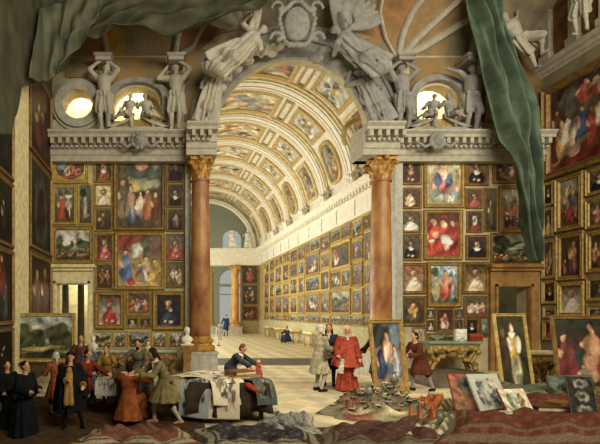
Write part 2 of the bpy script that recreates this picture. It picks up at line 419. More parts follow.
column('tall red-brown marble column left of the great arch with gilded capital', wx(200.5, 16.45), 16.45, .375, zc, .80, MARB, PLINTH, CAPM)
column('tall red-brown marble column right of the great arch behind the group in red', wx(381, 16.45), 16.45, .375, zc, .80, MARB, PLINTH, CAPM)
# pale pilasters behind the columns
for i, (a, b) in enumerate(((185, 190.5), (392.5, 400))):
    bm = bmesh.new(); box(bm, wx(a, DW), wx(b, DW), DW-.2, DW+.1, 0, zt); box(bm, wx(a, DW)-.04, wx(b, DW)+.04, DW-.26, DW+.1, 0, .9)
    struct(obj('trim_%d' % (14+i), bm, PLINTH), 'pale grey pilaster strip behind the marble column')
# ---- doorways
def doorway(name, x0, x1, yt, X0, X1, YT, mm, lab, cornice=True):
    bm = bmesh.new(); D = DW; a, b, c, d = wx(X0, D), wx(x0, D), wx(x1, D), wx(X1, D); zt_, zo = wz(YT, D), wz(yt, D)
    for (p, q) in ((a, b), (c, d)): box(bm, p, q, D-.14, D+.02, 0, zo)
    box(bm, a, d, D-.14, D+.02, zo, zt_-.12)
    for (p, q) in ((b-.1, b-.01), (c+.01, c+.1)): box(bm, p, q, D-.2, D-.05, 0, zo+.1)
    box(bm, b-.1, c+.1, D-.2, D-.05, zo+.01, zo+.1)
    box(bm, a-.1, d+.1, D-.34, D, zt_-.12, zt_); box(bm, a-.04, d+.04, D-.24, D, zt_-.24, zt_-.12)
    return struct(obj(name, bm, mm), lab)
doorway('door_1', 57, 88, 284, 52, 93, 265, TRAV, 'cream stone door surround with striped columns beyond')
doorway('door_2', 495, 527, 287, 488, 536, 265, mat('brown_travertine', 'a07844', .6, 0, 4, .3), 'brown marble door surround with stairs beyond')
# rooms behind the doors
bm = bmesh.new()
box(bm, -6.5, -1.5, 20.0, 20.1, 0, 6); struct(obj('wall_left_passage', bm, TRAV), 'pale wall beyond the left doorway')
for k, px in enumerate((65.5, 81)):
    bm = bmesh.new(); x = wx(px, 18.6); lathe(bm, [(.2, 0), (.2, .3), (.15, .36), (.14, 3.9), (.2, 4.0), (.2, 4.2)], 16)
    tag(obj('dark_column', bm, mat('dark_green_marble', '4a4630', .5, 0, 4, .3), None, True, 40), ['left one of the two dark columns seen through the cream doorway', 'right one of the two dark columns seen through the cream doorway'][k], 'column', 'dark columns through the left doorway').location = (x, 18.6, 0)  # both columns share one dark green marble
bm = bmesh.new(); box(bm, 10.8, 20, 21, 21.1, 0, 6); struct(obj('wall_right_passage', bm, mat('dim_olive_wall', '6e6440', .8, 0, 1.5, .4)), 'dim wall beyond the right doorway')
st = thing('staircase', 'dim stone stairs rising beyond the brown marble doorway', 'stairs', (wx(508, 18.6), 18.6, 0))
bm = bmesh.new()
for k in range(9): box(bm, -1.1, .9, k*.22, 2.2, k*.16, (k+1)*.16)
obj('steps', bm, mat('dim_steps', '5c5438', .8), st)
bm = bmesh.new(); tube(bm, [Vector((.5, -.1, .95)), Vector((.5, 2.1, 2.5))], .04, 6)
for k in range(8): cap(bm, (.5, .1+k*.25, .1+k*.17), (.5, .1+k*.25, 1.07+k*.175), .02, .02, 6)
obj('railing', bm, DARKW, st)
# ---- side walls, cove, ceiling
bm = bmesh.new(); box(bm, XL-.5, XL, -3, DW, 0, 15.2)
struct(obj('wall_left', bm, mat('brown_wall_plaster', '5a4c34', .85, 0, 2, .3)), 'brown wall at the far left')  # plain brown plaster, mottled at random
bm = bmesh.new(); box(bm, XR, XR+.5, -3, DW, 0, 15.2)
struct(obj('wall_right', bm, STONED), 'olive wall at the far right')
bm = bmesh.new(); a, b = XL*F, 0
y0, y1 = XL*F/(13-CX), XL*F/(26.5-CX)
box(bm, XL-.1, XL+.07, y0, y1, 0, 11); box(bm, XL-.1, XL+.1, y0-.04, y1+.04, 0, .8)
struct(obj('trim_16', bm, TRAV), 'cream pilaster on the left wall')
bm = bmesh.new(); box(bm, XL-.5, XR+.5, -3.4, -3, 0, 15.2)
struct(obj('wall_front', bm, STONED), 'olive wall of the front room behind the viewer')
# right wall cornice
bm = bmesh.new()
prism_y(bm, [(XR+.05, 11.2), (XR-.05, 11.2), (XR-.05, 11.3), (XR-.12, 11.32), (XR-.2, 11.42), (XR-.3, 11.44), (XR-.3, 11.64), (XR-.24, 11.7), (XR+.05, 11.7)], 9.0, DW)
struct(obj('trim_17', bm, STUCCO), 'grey cornice along the right wall')
# upper right wall: pilasters with brown niches
for k, y in enumerate((16.6, 15.5, 14.4, 13.3)):
    bm = bmesh.new(); box(bm, XR-.2, XR+.02, y-.16, y+.16, 11.7, 14.6); box(bm, XR-.26, XR+.02, y-.22, y+.22, 11.7, 11.95)
    struct(obj('trim_%d' % (18+k), bm, STUCCO), 'grey upper pilaster on the right wall')
for k, y in enumerate((16.05, 14.95, 13.85)):
    bm = bmesh.new(); box(bm, XR-.04, XR+.02, y-.36, y+.36, 11.8, 14.4)
    struct(obj('trim_%d' % (22+k), bm, mat('brown_niche_plaster', '7c5630', .8, 0, 3, .35)), 'brown painted niche on the upper right wall')
def cove_pt(x, t):     # t 0 at the wall, 1 flat ceiling
    a = t*PI/2; q = max(0, 1-((x-ac_x)/3.9)**2); z0 = 12.15+1.15*math.sqrt(q)*min(1, q*2+.2)
    return Vector((x, DW-2.6*(1-math.cos(a)), z0+(14.45-z0)*math.sin(a)))
rs = random.Random(3)
def cove_col(U, V):
    X = XL+(XR-XL)*U
    out = np.zeros(U.shape+(3,)); out[:] = L('827a64')
    wob = .25*np.sin(X*2.1+V*5)+.2*np.sin(X*4.3-V*9)
    for x0, x1, c in ((-2.6, -1.7, 'b08c48'), (-1.2, .4, '8a7c60'), (.6, 2.2, '947450'), (7.9, 9.2, 'a07850'), (9.4, 11.2, '947c58'), (11.4, 14.3, '7c705c'), (2.6, 7.5, '7e7460')):
        xm, hw = (x0+x1)/2, (x1-x0)/2
        d = np.abs(X+(V-.3)*-.9*(np.sign(X-5))-xm+wob*.25)/hw
        al = np.clip((1.05-d)/.15, 0, 1)[..., None]; out = out*(1-al)+L(c)*al
    r = np.random.RandomState(4)
    for _ in range(60):
        cx, cv, sx_, sv = r.uniform(XL, XR), r.uniform(0, 1), r.uniform(.1, .6), r.uniform(.02, .12)
        d = np.sqrt(((X-cx+wob*.3)/sx_)**2+((V-cv)/sv)**2); al = (np.clip((1.2-d)/.5, 0, 1)*.5)[..., None]
        c = L(['8a7a5c', '6a5c48', 'a08c64', '86704c', '78705c', '946c44'][r.randint(6)]); out = out*(1-al)+c*al
    return out
cov = grid('ceiling_cove', 220, 40, lambda u, v: cove_pt(XL+(XR-XL)*u, v), cove_col, M_FRESCO, None, True, 1.0)
cov.name = 'ceiling'; struct(cov, 'frescoed coved ceiling of the front room')
bm = bmesh.new(); box(bm, XL, XR, -3, DW-2.59, 14.44, 14.6)
struct(obj('ceiling_flat', bm, mat('dim_ceiling_plaster', '6a604c', .85)), 'flat part of the front room ceiling')
def rib(name, pts, w, m, lab):
    bm = bmesh.new(); prev = None
    for i, (x, t) in enumerate(pts):
        p = cove_pt(x, t); q = cove_pt(x, min(1, t+.02)); n = Vector((0, -math.sin(t*PI/2)*0-1, -.8)).normalized()
        d = (Vector((pts[min(i+1, len(pts)-1)][0]-pts[max(i-1, 0)][0], 0, 1.8*(pts[min(i+1, len(pts)-1)][1]-pts[max(i-1, 0)][1])))).normalized()
        sd = Vector((d.z, 0, -d.x))
        ring = [bm.verts.new(p+sd*w*a+n*b) for a, b in ((-.5, -.05), (-.5, .1), (-.2, .17), (.2, .17), (.5, .1), (.5, -.05))]
        if prev:
            for k in range(6): bm.faces.new((prev[k], prev[(k+1) % 6], ring[(k+1) % 6], ring[k]))
        else: bm.faces.new(ring[::-1])
        prev = ring
    bm.faces.new(prev)
    return struct(obj(name, bm, m, None, True, 40), lab)
ribs = [([(9.15, 0), (9.2, .2), (9.35, .4), (9.8, .65)], .22), ([(9.25, 0), (9.7, .15), (10.6, .4), (11.8, .75)], .22), ([(9.3, 0), (10.1, .1), (11.3, .3), (12.6, .6)], .26),
        ([(11.9, 0), (12.0, .2), (12.3, .45), (12.8, .7)], .2), ([(9.0, 0), (8.6, .12), (8.2, .35), (8.1, .6)], .16), ([(-2.1, 0), (-2.2, .2), (-2.6, .6)], .22), ([(.5, 0), (.6, .2), (1.1, .6)], .22), ([(.6, 0), (1.2, .1), (2.2, .45)], .2)]
for k, (p, w) in enumerate(ribs):
    dense = []
    for a, b in zip(p, p[1:]):
        for q in range(5): dense.append((a[0]+(b[0]-a[0])*q/5, a[1]+(b[1]-a[1])*q/5))
    dense.append(p[-1]); rib('trim_%d' % (30+k), dense, w, STUCCO, 'grey stucco rib on the ceiling cove')
# ---- pale lit walls seen through the upper windows
def bright_col(U, V):
    out = np.zeros(U.shape+(3,)); out[:] = L('efe2b4')
    w = np.sin(U*40+3*np.sin(V*9)); al = np.clip(w*1.5-.6, 0, 1)[..., None]*.7
    out = out*(1-al)+L('c8a658')*al
    return out
for nm, a, b in (('wall_behind_oculus', 60, 108), ('wall_behind_left_window', 109, 168), ('wall_behind_right_window', 408, 466)):
    D = DW+1.1
    o = grid(nm, 40, 24, lambda u, v: Vector((wx(a, D)+(wx(b, D)-wx(a, D))*u, D+.25*math.sin(u*PI), 9.1+2.9*v)), bright_col, M_FRESCO, None, True, 1.0, thick=.05)
    struct(o, 'cream frescoed wall seen through the upper window')
bm = bmesh.new(); box(bm, wx(484, DW), wx(504, DW), DW-.1, DW-.02, wz(122, DW), wz(96, DW))
o = obj('trim_40', bm, mat('dull_cream_field', 'b09c70', .8)); struct(o)
# ================================================================= THE GALLERY
GY0, GY1 = DW+.5, 46.0
ZF, ZC0, ZC = 7.2, 8.2, 8.85
bm = bmesh.new(); box(bm, GX, GX+.4, GY0, GY1+.5, 0, ZC)
struct(obj('wall_gallery_right', bm, mat('gallery_ochre_wall', 'a8965c', .85, 0, 1.5, .2)), 'picture wall of the long gallery')
prof = [(GX+.02, ZF), (GX-.06, ZF), (GX-.06, ZF+.1), (GX-.02, ZF+.12), (GX-.02, ZC0), (GX-.1, ZC0+.05), (GX-.14, ZC0+.25), (GX-.38, ZC0+.28), (GX-.38, ZC0+.42), (GX-.5, ZC0+.5), (GX-.5, ZC), (GX+.02, ZC)]
bm = bmesh.new(); prism_y(bm, prof, GY0, GY1)
cor = struct(obj('trim_41', bm, IVORY), 'ivory frieze and cornice along the gallery')
bm = bmesh.new(); y = GY0+.2
while y < GY1: box(bm, GX-.34, GX-.1, y, y+.16, ZC0+.07, ZC0+.27); y += .36
obj('dentil_row', bm, IVORY, cor)
bm = bmesh.new(); y = 20.8
while y < GY1: box(bm, GX-.04, GX, y-.03, y+.03, ZF+.14, ZC0-.05); y += 3.9*.62
obj('frieze_joint', bm, mat('grey_joint', '8c8a78', .8), cor)
bm = bmesh.new(); box(bm, GX-.1, GX+.02, GY0, GY1, 0, .25); box(bm, GX-.05, GX+.02, GY0, GY1, .25, 1.35); box(bm, GX-.1, GX+.02, GY0, GY1, 1.35, 1.47)
struct(obj('baseboard_gallery', bm, mat('pale_dado', 'b0a880', .7)), 'pale dado under the gallery pictures')
# left side of the gallery: piers with tall windows between
bm = bmesh.new()
for k in range(8):
    y = GY0+k*3.9-.2; box(bm, -1.5, -1.0, max(y, GY0), y+1.1, 0, ZC)
box(bm, -1.5, -1.0, GY0, GY1, 6.9, ZC); box(bm, -1.5, -1.0, GY0, GY1, 0, .8)
struct(obj('wall_gallery_left', bm, IVORY), 'window wall of the gallery')
bm = bmesh.new(); prism_y(bm, [(2*GC-x, z) for x, z in prof], GY0, GY1)
struct(obj('trim_42', bm, IVORY), 'ivory cornice on the window side of the gallery')
for k in range(7):
    y = GY0+k*3.9+.9; bm = bmesh.new(); y2 = y+2.8
    for yy in (y, y+.92, y+1.86, y2-.06): box(bm, -1.3, -1.22, yy, yy+.07, .8, 6.9)
    for z in (.8, 2.3, 3.8, 5.3, 6.8): box(bm, -1.3, -1.22, y, y2, z, z+.08)
    w = struct(obj('window_%d' % (k+1), bm, WHITE), 'tall window on the left of the gallery')
    g = bmesh.new(); box(g, -1.265, -1.255, y, y2, .8, 6.9)
    gm = MATS.get('glass')
    if not gm:
        gm = bpy.data.materials.new('window_glass'); gm.use_nodes = True; MATS['glass'] = gm
        b_ = gm.node_tree.nodes['Principled BSDF']; b_.inputs['Transmission Weight'].default_value = 1; b_.inputs['Roughness'].default_value = 0; b_.inputs['IOR'].default_value = 1.02
        b_.inputs['Base Color'].default_value = (1, 1, 1, 1)
    obj('pane', g, gm, w)
# vault
def vp(th, y, r=GR): t = math.radians(th); return Vector((GC+r*math.cos(t), y, ZC+.05+r*math.sin(t)))
def vault_col(U, V):
    out = np.zeros(U.shape+(3,)); out[:] = L('dedac9')
    r = np.random.RandomState(5)
    w = np.sin(U*160+4*np.sin(V*90))*np.sin(V*220+3*np.sin(U*70)); al = (np.clip(w*1.6-.7, 0, 1)*.3)[..., None]
    out = out*(1-al)+L('b89c58')*al
    return out
va = grid('ceiling_vault', 96, 150, lambda u, v: vp(u*180, GY0+(GY1-GY0)*v), vault_col, M_FRESCO, None, True, 1.0)
struct(va, 'barrel vault of the long gallery')
def rib_arc(y, w, parent):
    strips = [(-.5, -.34, 5.50, IVORYG), (-.36, -.24, 5.42, IVORY), (-.25, .0, 5.36, IVORY), (-.02, .09, 5.40, mat('blue_grey_band', 'a8aca4', .7)), (.07, .2, 5.36, IVORY), (.18, .36, 5.43, mat('ochre_gold_band', 'b48c40', .5, .1, 6, .25)), (.34, .5, 5.48, IVORY)]
    root = None
    groups = {}
    for a, b, r0, m in strips: groups.setdefault(m.name, []).append((a, b, r0, m))
    for nm, L_ in groups.items():
        bm = bmesh.new()
        for a, b, r0, m in L_: ring_arc(bm, GC, ZC+.05, r0, GR+.03, y+a*w, y+b*w, 0, 180, 56)
        o = obj('transverse_rib' if root is None else 'rib_band', bm, L_[0][3], parent if root is None else root, True, 30)
        if root is None: root = o
    return root
RY = [F/x for x in (22.5, 18.8, 16.0, 14.1, 12.55, 11.3, 10.28)]
RY = [GY0+1.9+k*3.98 for k in range(7)]
for y in RY: rib_arc(y, 1.35, va)
def vpatch(name, t0, t1, y0, y1, cf, parent, m=M_FRESCO, off=.06, n=26, gain=1.0):
    return grid(name, n, n, lambda u, v: vp(t0+(t1-t0)*u, y0+(y1-y0)*v, GR-off), cf, m, parent, True, gain)
def vframe(name, t0, t1, y0, y1, wd, m, parent, r=GR-.12, shape='rect'):
    """raised frame on the vault; wd in metres"""
    bm = bmesh.new(); dt = math.degrees(wd/GR)
    N = 12
    def outline(s):
        a0, a1, b0, b1 = t0+dt*s, t1-dt*s, y0+wd*s, y1-wd*s
        pts = []
        if shape == 'rect':
            for k in range(N): pts.append((a0+(a1-a0)*k/N, b0))
            for k in range(N): pts.append((a1, b0+(b1-b0)*k/N))
            for k in range(N): pts.append((a1-(a1-a0)*k/N, b1))
            for k in range(N): pts.append((a0, b1-(b1-b0)*k/N))
        else:
            for k in range(4*N):
                q = 2*PI*k/(4*N); c, s_ = math.cos(q), math.sin(q)
                e = .62
                pts.append(((a0+a1)/2+(a1-a0)/2*abs(c)**e*(1 if c > 0 else -1), (b0+b1)/2+(b1-b0)/2*abs(s_)**e*(1 if s_ > 0 else -1)))
        return pts
    o, i = outline(0), outline(1)
    rings = [[bm.verts.new(vp(t, y, rr)) for t, y in pts] for pts, rr in ((o, GR+.02), (o, r), (outline(.5), r-.07), (i, r), (i, GR+.02))]
    n = len(o)
    for A, B in zip(rings, rings[1:]):
        for k in range(n): bm.faces.new((A[k], A[(k+1) % n], B[(k+1) % n], B[k]))
    return obj(name, bm, m, parent, True, 30)
GB = mat('vault_gold_frame', 'bea668', .5, .1, 8, .25)
rr = random.Random(11)
for k in range(-1, 7):
    ya = (RY[k] if k >= 0 else RY[0]-3.98)+.72; yb = (RY[k+1] if k < 6 else GY1+.7)-.72
    if k < 0: ya = GY0+.02; 
    if yb-ya < .6: continue
    dy = (yb-ya)
    ym = (ya+yb)/2
    for side in (0, 1):
        S = (lambda t: t) if side == 0 else (lambda t: 180-t)
        def rg(a, b): a, b = S(a), S(b); return (min(a, b), max(a, b))
        # square coffer
        t0, t1 = rg(37, 58)
        vframe('coffer_frame', t0, t1, ym-.98*dy/2.54, ym+.98*dy/2.54, .24, GB, va)
        vpatch('coffer_panel', t0+2, t1-2, ym-.9*dy/2.54, ym+.9*dy/2.54, painter([(0, 'b4b4a8'), (1, 'c4c4b8')], [(rr.uniform(.2, .8), rr.uniform(.2, .8), .09, .09, rr.choice(['8c8c80', 'd8d0b4', '9c9478', '7c7c74'])) for _ in range(16)]+[(.5, .5, .12, .12, 'c0a04c')], k+3), va)
        # lower fresco
        t0, t1 = rg(8, 34)
        vframe('fresco_frame', t0, t1, ym-.9*dy/2.54, ym+.9*dy/2.54, .2, GB if k % 2 else IVORYG, va, shape='rect' if k % 2 == 0 else 'round')
        vpatch('lower_fresco', t0+1.5, t1-1.5, ym-.72*dy/2.54, ym+.72*dy/2.54, group('7a6040', 'a0a090', [(rr.uniform(.2, .8), rr.uniform(.1, .4), .45, rr.choice(['94503c', '5c6c84', 'b09060', '8c5a44', 'c8b890'])) for _ in range(5)], k+20), va)
        # small upper ornament panel
        t0, t1 = rg(60.5, 66)
        vframe('ornament_frame', t0, t1, ya+.1, yb-.1, .12, GB, va)
    vframe('crown_frame', 68, 112, ya+.02, yb-.02, .26, GB, va, shape='rect')
    cols = ['c88c74', 'd8c098', '9098a0', 'b87c60', 'e0d0a8', 'a0a894', '6c6460', 'd0b080']
    vpatch('crown_fresco', 69, 111, ya+.18, yb-.18, painter([(0, 'd4cca4'), (.5, 'c0c0a8'), (1, 'd0c8a0')], [(rr.uniform(.05, .95), rr.uniform(.15, .85), rr.uniform(.03, .08), rr.uniform(.06, .2), rr.choice(cols), rr.uniform(-40, 40)) for _ in range(34)], k+9), va, n=40)
# ---- end of the gallery: pier with pictures, column, arches
zE = ZF
bm = bmesh.new(); box(bm, wx(241, GY1), GX+.3, GY1, GY1+.5, 0, ZC)
struct(obj('wall_end', bm, mat('end_wall', '9c8c60', .85)), 'end pier of the gallery')
bm = bmesh.new(); box(bm, 5.0, GX, GY1-.5, GY1+.5, ZF-.1, ZC); box(bm, 5.0, GX, GY1-.62, GY1-.5, ZC-.25, ZC)
struct(obj('trim_43', bm, IVORY), 'entablature at the end of the gallery')
bm = bmesh.new()
tymp = [(GC+GR*math.cos(math.radians(a)), ZC+GR*math.sin(math.radians(a))) for a in range(0, 181, 6)]
inner = arc(GC, ZC-.02, 4.9, 180, 0, 28)
loop = [(GC+GR, ZC)]+tymp[1:-1]+[(GC-GR, ZC)]+[(GC-4.9, ZC)]+inner[1:-1]+[(GC+4.9, ZC)]
holed_wall(bm, [loop], GY1, GY1+.4)
struct(obj('wall_end_lunette', bm, mat('pale_green_grey_plaster', 'b4b6a0', .8, 0, 1.2, .3)), 'lunette wall at the end of the vault')
bm = bmesh.new(); ring_arc(bm, GC, ZC, 4.85, 5.2, GY1-.2, GY1+.3, 0, 180, 36); struct(obj('trim_44', bm, IVORY, None, True, 35), 'arch moulding at the end of the vault')
column('amber marble column at the far end of the gallery beside the end pier', wx(235, GY1-.3), GY1-.3, .42, ZF-.1, .75, MARB2, PLINTH, MARB2)
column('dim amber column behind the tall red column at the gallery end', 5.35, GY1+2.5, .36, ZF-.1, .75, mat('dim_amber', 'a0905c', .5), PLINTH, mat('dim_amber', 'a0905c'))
# a cross hall behind with arches open to the sky
AY = GY1+9
bm = bmesh.new()
zs = 6.0
loopA = [(-10, 0)]; x = -9.4
lp = [(-10, 0)]
for k in range(5):
    c = -7.6+k*4.1; r = 1.6
    lp += [(c-r, 0)]+arc(c, zs, r, 180, 0, 16)+[(c+r, 0)]
lp += [(13, 0), (13, 17), (-10, 17)]
ups = []
for k in range(5):
    c = -7.6+k*4.1; ups.append([(c-1.2, 9.4)]+arc(c, 11.4, 1.2, 180, 0, 14)+[(c+1.2, 9.4)])
holed_wall(bm, [lp]+ups, AY, AY+.7)
struct(obj('wall_arcade', bm, mat('grey_green_arcade', 'b4b69c', .8)), 'grey green arcade far behind the gallery, open to the sky')
bm = bmesh.new(); box(bm, -10, 13, AY-.25, AY, 5.4, 5.75); struct(obj('trim_45', bm, STUCCO), 'string course of the far arcade')
bm = bmesh.new()
for k in range(5): box(bm, -7.6+k*4.1-1.6, -7.6+k*4.1+1.6, AY+.2, AY+.3, 4.4, 4.5)
struct(obj('trim_46', bm, STUCCOD), 'iron tie rods across the far arches')
bm = bmesh.new(); box(bm, -10, 13, GY1+.5, AY+.7, 17, 17.3); struct(obj('ceiling_cross_hall', bm, STUCCO), 'ceiling of the far cross hall')
bm = bmesh.new(); box(bm, GX+.3, GX+.7, GY1+.5, AY, 0, 17); struct(obj('wall_cross_hall', bm, STUCCO), 'side wall of the far cross hall')
# ================================================================= PAINTINGS ON THE ARCH WALL
GF = 1.35
def wallpic(label, x0, y0, x1, y1, cf, D=DW, g=None, fm=None, fw=None, oval=False, gain=None):
    w, h = (x1-x0)/F*D, (y1-y0)/F*D
    return picture(label, w-.005, h-.005, cf, (wx((x0+x1)/2, D), D-.005, wz((y0+y1)/2, D)), 0, fw, fm, 44, gain or GF, g, oval=oval)
GL, GRr = 'framed paintings left of the great arch', 'framed paintings right of the great arch'
T = wallpic
T('wide gilt painting of reclining figures in white and red below the round window', 52, 153, 89, 184, group('4c4428', '586050', [(.55, .25, .55, 'a84830', 'c87858'), (.38, .2, .45, 'd8c8a0'), (.75, .2, .35, 'c07050')], 2, [(.5, .16, .4, .06, '98503c'), (.2, .6, .2, .15, '7c8c98'), (.7, .85, .3, .12, '2c3420')]), g=GL, fm=GOLD3, oval=True)
T('tall painting of a couple in red with a white hat, under the reclining figures', 52, 185, 77, 225, group('5c4428', '74705c', [(.35, .1, .7, 'a03c28', 'b8503c', .24), (.72, .08, .65, '4c3020', 'c8b8a0', .24)], 3, [(.72, .74, .18, .05, 'e0d8c4'), (.25, .5, .22, .38, '8c7450', 10)][:1]), g=GL, fm=GOLD3)
T('narrow upright painting of a grey nude in foliage, left wall beside the white-hatted couple', 78, 184, 93, 225, group('4c4434', '5c6450', [(.5, .15, .7, 'a8a08c', 'b8ac94', .2)], 4, [(.3, .8, .3, .12, '2c3820'), (.6, .2, .3, .06, '94805c')]), g=GL, fm=GOLD3)
T('small portrait of a figure in a white cap and brown dress above the black-haired woman', 94, 156, 113, 183, port('4c3c28', '8c5030', 'd8ccb8', '8c8880', hat='b0aca0', bgs='3c3018'), g=GL)
T('portrait of a black-haired woman against a cream ground', 94, 184, 113, 207, port('d0c090', 'd8cca8', None, '2c1c18', 'd8ac88', bgs='c8b480'), g=GL)
T('small dark painting of a seated figure under the black-haired woman', 94, 208, 113, 232, group('3c3018', '585030', [(.45, .1, .75, '4c3828', '6c4834', .3)], 6), g=GL)
T('landscape with pale sky and trees above the cream doorway', 52, 226, 94, 264, land('b0aca0', '4c5834', '685c38', 12, 'a8a48c', [(.25, '8c3c28'), (.55, '3c4c5c')], [(.35, .75, .2, .12, 'dcd8c8'), (.3, .55, .12, .1, 'd4d0b8')]), g=GL)
T('small painting of a seated figure in rose red, right of the tree landscape', 95, 233, 114, 262, port('4c3424', 'a84850', 'c88c84', '8c7c70', 'd0a088', hands=True, bgs='6c2c28'), g=GL)
T('small painting of two brown figures below the rose-red sitter', 95, 263, 114, 290, group('3c2c18', '584428', [(.35, .1, .75, '6c4428', '8c6440'), (.7, .1, .7, '5c3420', 'a07048')], 8), g=GL)
T('tallest left wall painting, a robed group under a glowing cloud', 113.5, 152, 166, 231, group('4c4428', '3c4438', [(.3, .08, .5, '4c6c8c', 'b88878'), (.52, .12, .4, 'c0a090', 'd8b8a0'), (.68, .12, .42, 'b05c2c', 'a87840'), (.85, .1, .4, '5c3020', '783c24'), (.12, .12, .55, '8c7c5c', '6c6048')], 9,
   [(.45, .3, .06, .04, 'e8c8a8'), (.62, .86, .16, .05, 'c07458', 10), (.48, .84, .1, .04, 'b88468'), (.75, .88, .1, .03, '8c5044')],
   [(.55, .62, .4, .1, '8c8c6c'), (.4, .57, .14, .07, 'c0a858'), (.6, .74, .35, .08, '4c5850'), (.15, .6, .1, .4, '5c5438'), (.7, .9, .3, .1, '545c50')]), g=GL, fm=GOLD2, fw=.19)
T('small portrait of a figure in a dark hat, topmost beside the red column', 166.5, 156, 184, 183, port('54402c', '201814', None, '2c2018', 'b08460', hat='18120e', bgs='3c2c20'), g=GL, fm=GOLD2)
T('small portrait of a man with a white collar, second from top beside the red column', 166.5, 184, 184, 208, port('3c3020', '1c1814', 'e0dcc8', '2c1c14', 'd09c7c', bgs='5c4428'), g=GL, fm=GOLD2)
T('small dark painting of a pale winged figure, third from top beside the red column', 166.5, 209, 184, 232, group('241c14', '4c4028', [(.55, .15, .7, '5c5040', 'a8987c', .25)], 10), g=GL, fm=GOLD2)
T('large interior scene with red curtain and blue-robed figure, beneath the biggest left painting', 114.5, 232, 165, 290, group('a88c4c', '54483c', [(.18, .1, .62, '4c6c98', '5878a0', .22), (.66, .1, .5, 'd0c8b0', 'c8b090', .2), (.5, .1, .38, '8c7458', '707c84', .22), (.82, .08, .48, 'b89048', 'a08038')], 11,
   [(.3, .1, .1, .06, 'a83838')], [(.12, .85, .22, .16, '8c3830'), (.3, .93, .3, .08, '983c34'), (.8, .8, .3, .2, '6c5040'), (.45, .7, .14, .15, 'b8bcac'), (.62, .75, .05, .25, '4c5c48')]), g=GL, fm=GOLD, fw=.17)
T('small portrait of a figure in rose-red robes beside the red column', 166, 234, 184.5, 261, port('5c5c50', 'b04840', 'c87870', '6c6058', 'd0a488', hands=True, bgs='8c4438'), g=GL, fm=GOLD2)
T('small painting of white and brown standing figures beside the red column', 166, 262, 184.5, 288, group('6c5434', '5c5c4c', [(.3, .1, .7, '5c3c28', 'c8b898'), (.55, .1, .65, '4c5c58', 'd8d0b8'), (.8, .1, .7, 'b0a070')], 12), g=GL, fm=GOLD2)
T('portrait of a seated cleric in red with white lace, lower left of the arch wall', 95, 291, 125, 329, port('3c2418', 'a02c20', 'b84034', '70605c', 'd0a080', hat='9c2c20', hands=True, bgs='c8bca8', k=.85, cy=.66), g=GL, fw=.2)
T('small crowded figure scene between the red cleric and the lady in blue', 126, 291, 151.5, 316, group('6c4c30', '4c4438', [(.2, .1, .6, 'a85c3c'), (.42, .12, .65, 'c0a890', '984438'), (.62, .1, .6, '5c6870'), (.82, .12, .6, 'a04838', 'c89c70')], 13), g=GL)
T('tiny pale head portrait, left one under the small crowded scene', 126, 317, 138.5, 329, port('3c3024', '8c7c5c', None, 'a88c5c', 'e0c8a4', k=1.2), g=GL, fw=.07)
T('tiny brown head portrait, right one under the small crowded scene', 139, 317, 151.5, 329, port('4c3424', '704c34', None, '3c2414', 'b88460', k=1.2), g=GL, fw=.07)
T('portrait of a lady in dark blue with gold chest, lowest beside the red column', 152.5, 291, 184.5, 330, port('2c2418', '2c3c54', 'c8a870', '6c5038', 'dcb494', hands=True, bgs='1c2028', k=.8, cy=.7), g=GL, fw=.2)
for i, (a, b, lab, c) in enumerate(((89, 112, 'low unframed-looking landscape with small figures, bottom row left end', ('a09c88', '3c3c24')), (113, 126.5, 'small pale sky landscape, second in the bottom row of the left wall', ('a8a498', '4c5034')),
      (127.5, 150, 'blue and green landscape, middle of the bottom row on the left wall', ('4c6c8c', '2c3c2c')), (151.5, 167, 'small coastal landscape with pink figures, fourth in the bottom row', ('a8b0ac', '6c5c40')), (168, 183, 'small coastal landscape nearest the red column, bottom row', ('b0b4ac', '5c5440')))):
    T(lab, a, 331, b, 348.5, land(c[0], c[1], '6c5838', 30+i, 'b0a888', [(.4, 'a05c40'), (.6, 'c8c0a8'), (.75, '984c34')]), g=GL, fm=GOLD3, fw=.08)
R_ = lambda *a, **k: T(*a, g=GRr, fm=k.pop('fm', GOLD2), **k)
R_('portrait of a bearded figure in brown robes, top row beside the right column', 400, 156, 421, 185, port('2c2018', '4c2c20', 'a87c60', '3c2c20', 'c88c68', hands=True, bgs='3c2418'))
R_('small painting of a pale turned figure, under the bearded brown figure', 400, 188, 421, 209, group('4c3018', '4c4034', [(.45, .0, .8, 'c8b088', 'd0b8a0', .3)], 14))
R_('tall painting of a glowing figure in blue and rose on clouds against gold sky', 423, 153, 464, 208, group('8c8468', 'c8a45c', [(.48, .22, .6, '4c6c90', 'd8c0a8', .26)], 15, [(.5, .38, .16, .18, 'c87068'), (.5, .14, .3, .07, 'd0d0bc'), (.22, .42, .09, .1, 'b89080'), (.83, .38, .09, .1, 'c8987c'), (.25, .2, .12, .07, '748480'), (.78, .22, .1, .1, '788c98'), (.32, .52, .12, .14, '4c6484'), (.66, .5, .12, .16, '50688c'), (.5, .83, .12, .1, 'e0c08c'), (.5, .82, .05, .05, 'd8a888')], [(.2, .8, .2, .2, 'a8a484'), (.8, .8, .2, .2, 'a09c80')]), fm=GOLD, fw=.16)
R_('portrait of a man in black beside a bright window, top row', 464.5, 155, 488, 186, port('5c5434', '18181c', 'd0c8b0', '241c14', 'c8987c', hands=True, bgs='7c4c2c'))
R_('small portrait of a figure in rose, under the man in black', 465, 188.5, 482.5, 209, port('4c4434', '984c40', None, '443020', 'd0a084', bgs='5c2c20'))
R_('narrow dark upright painting, second row right of the small rose portrait', 483.5, 188.5, 497, 232, group('3c3420', '5c5440', [(.5, .15, .6, '5c5438', '746848', .3)], 16))
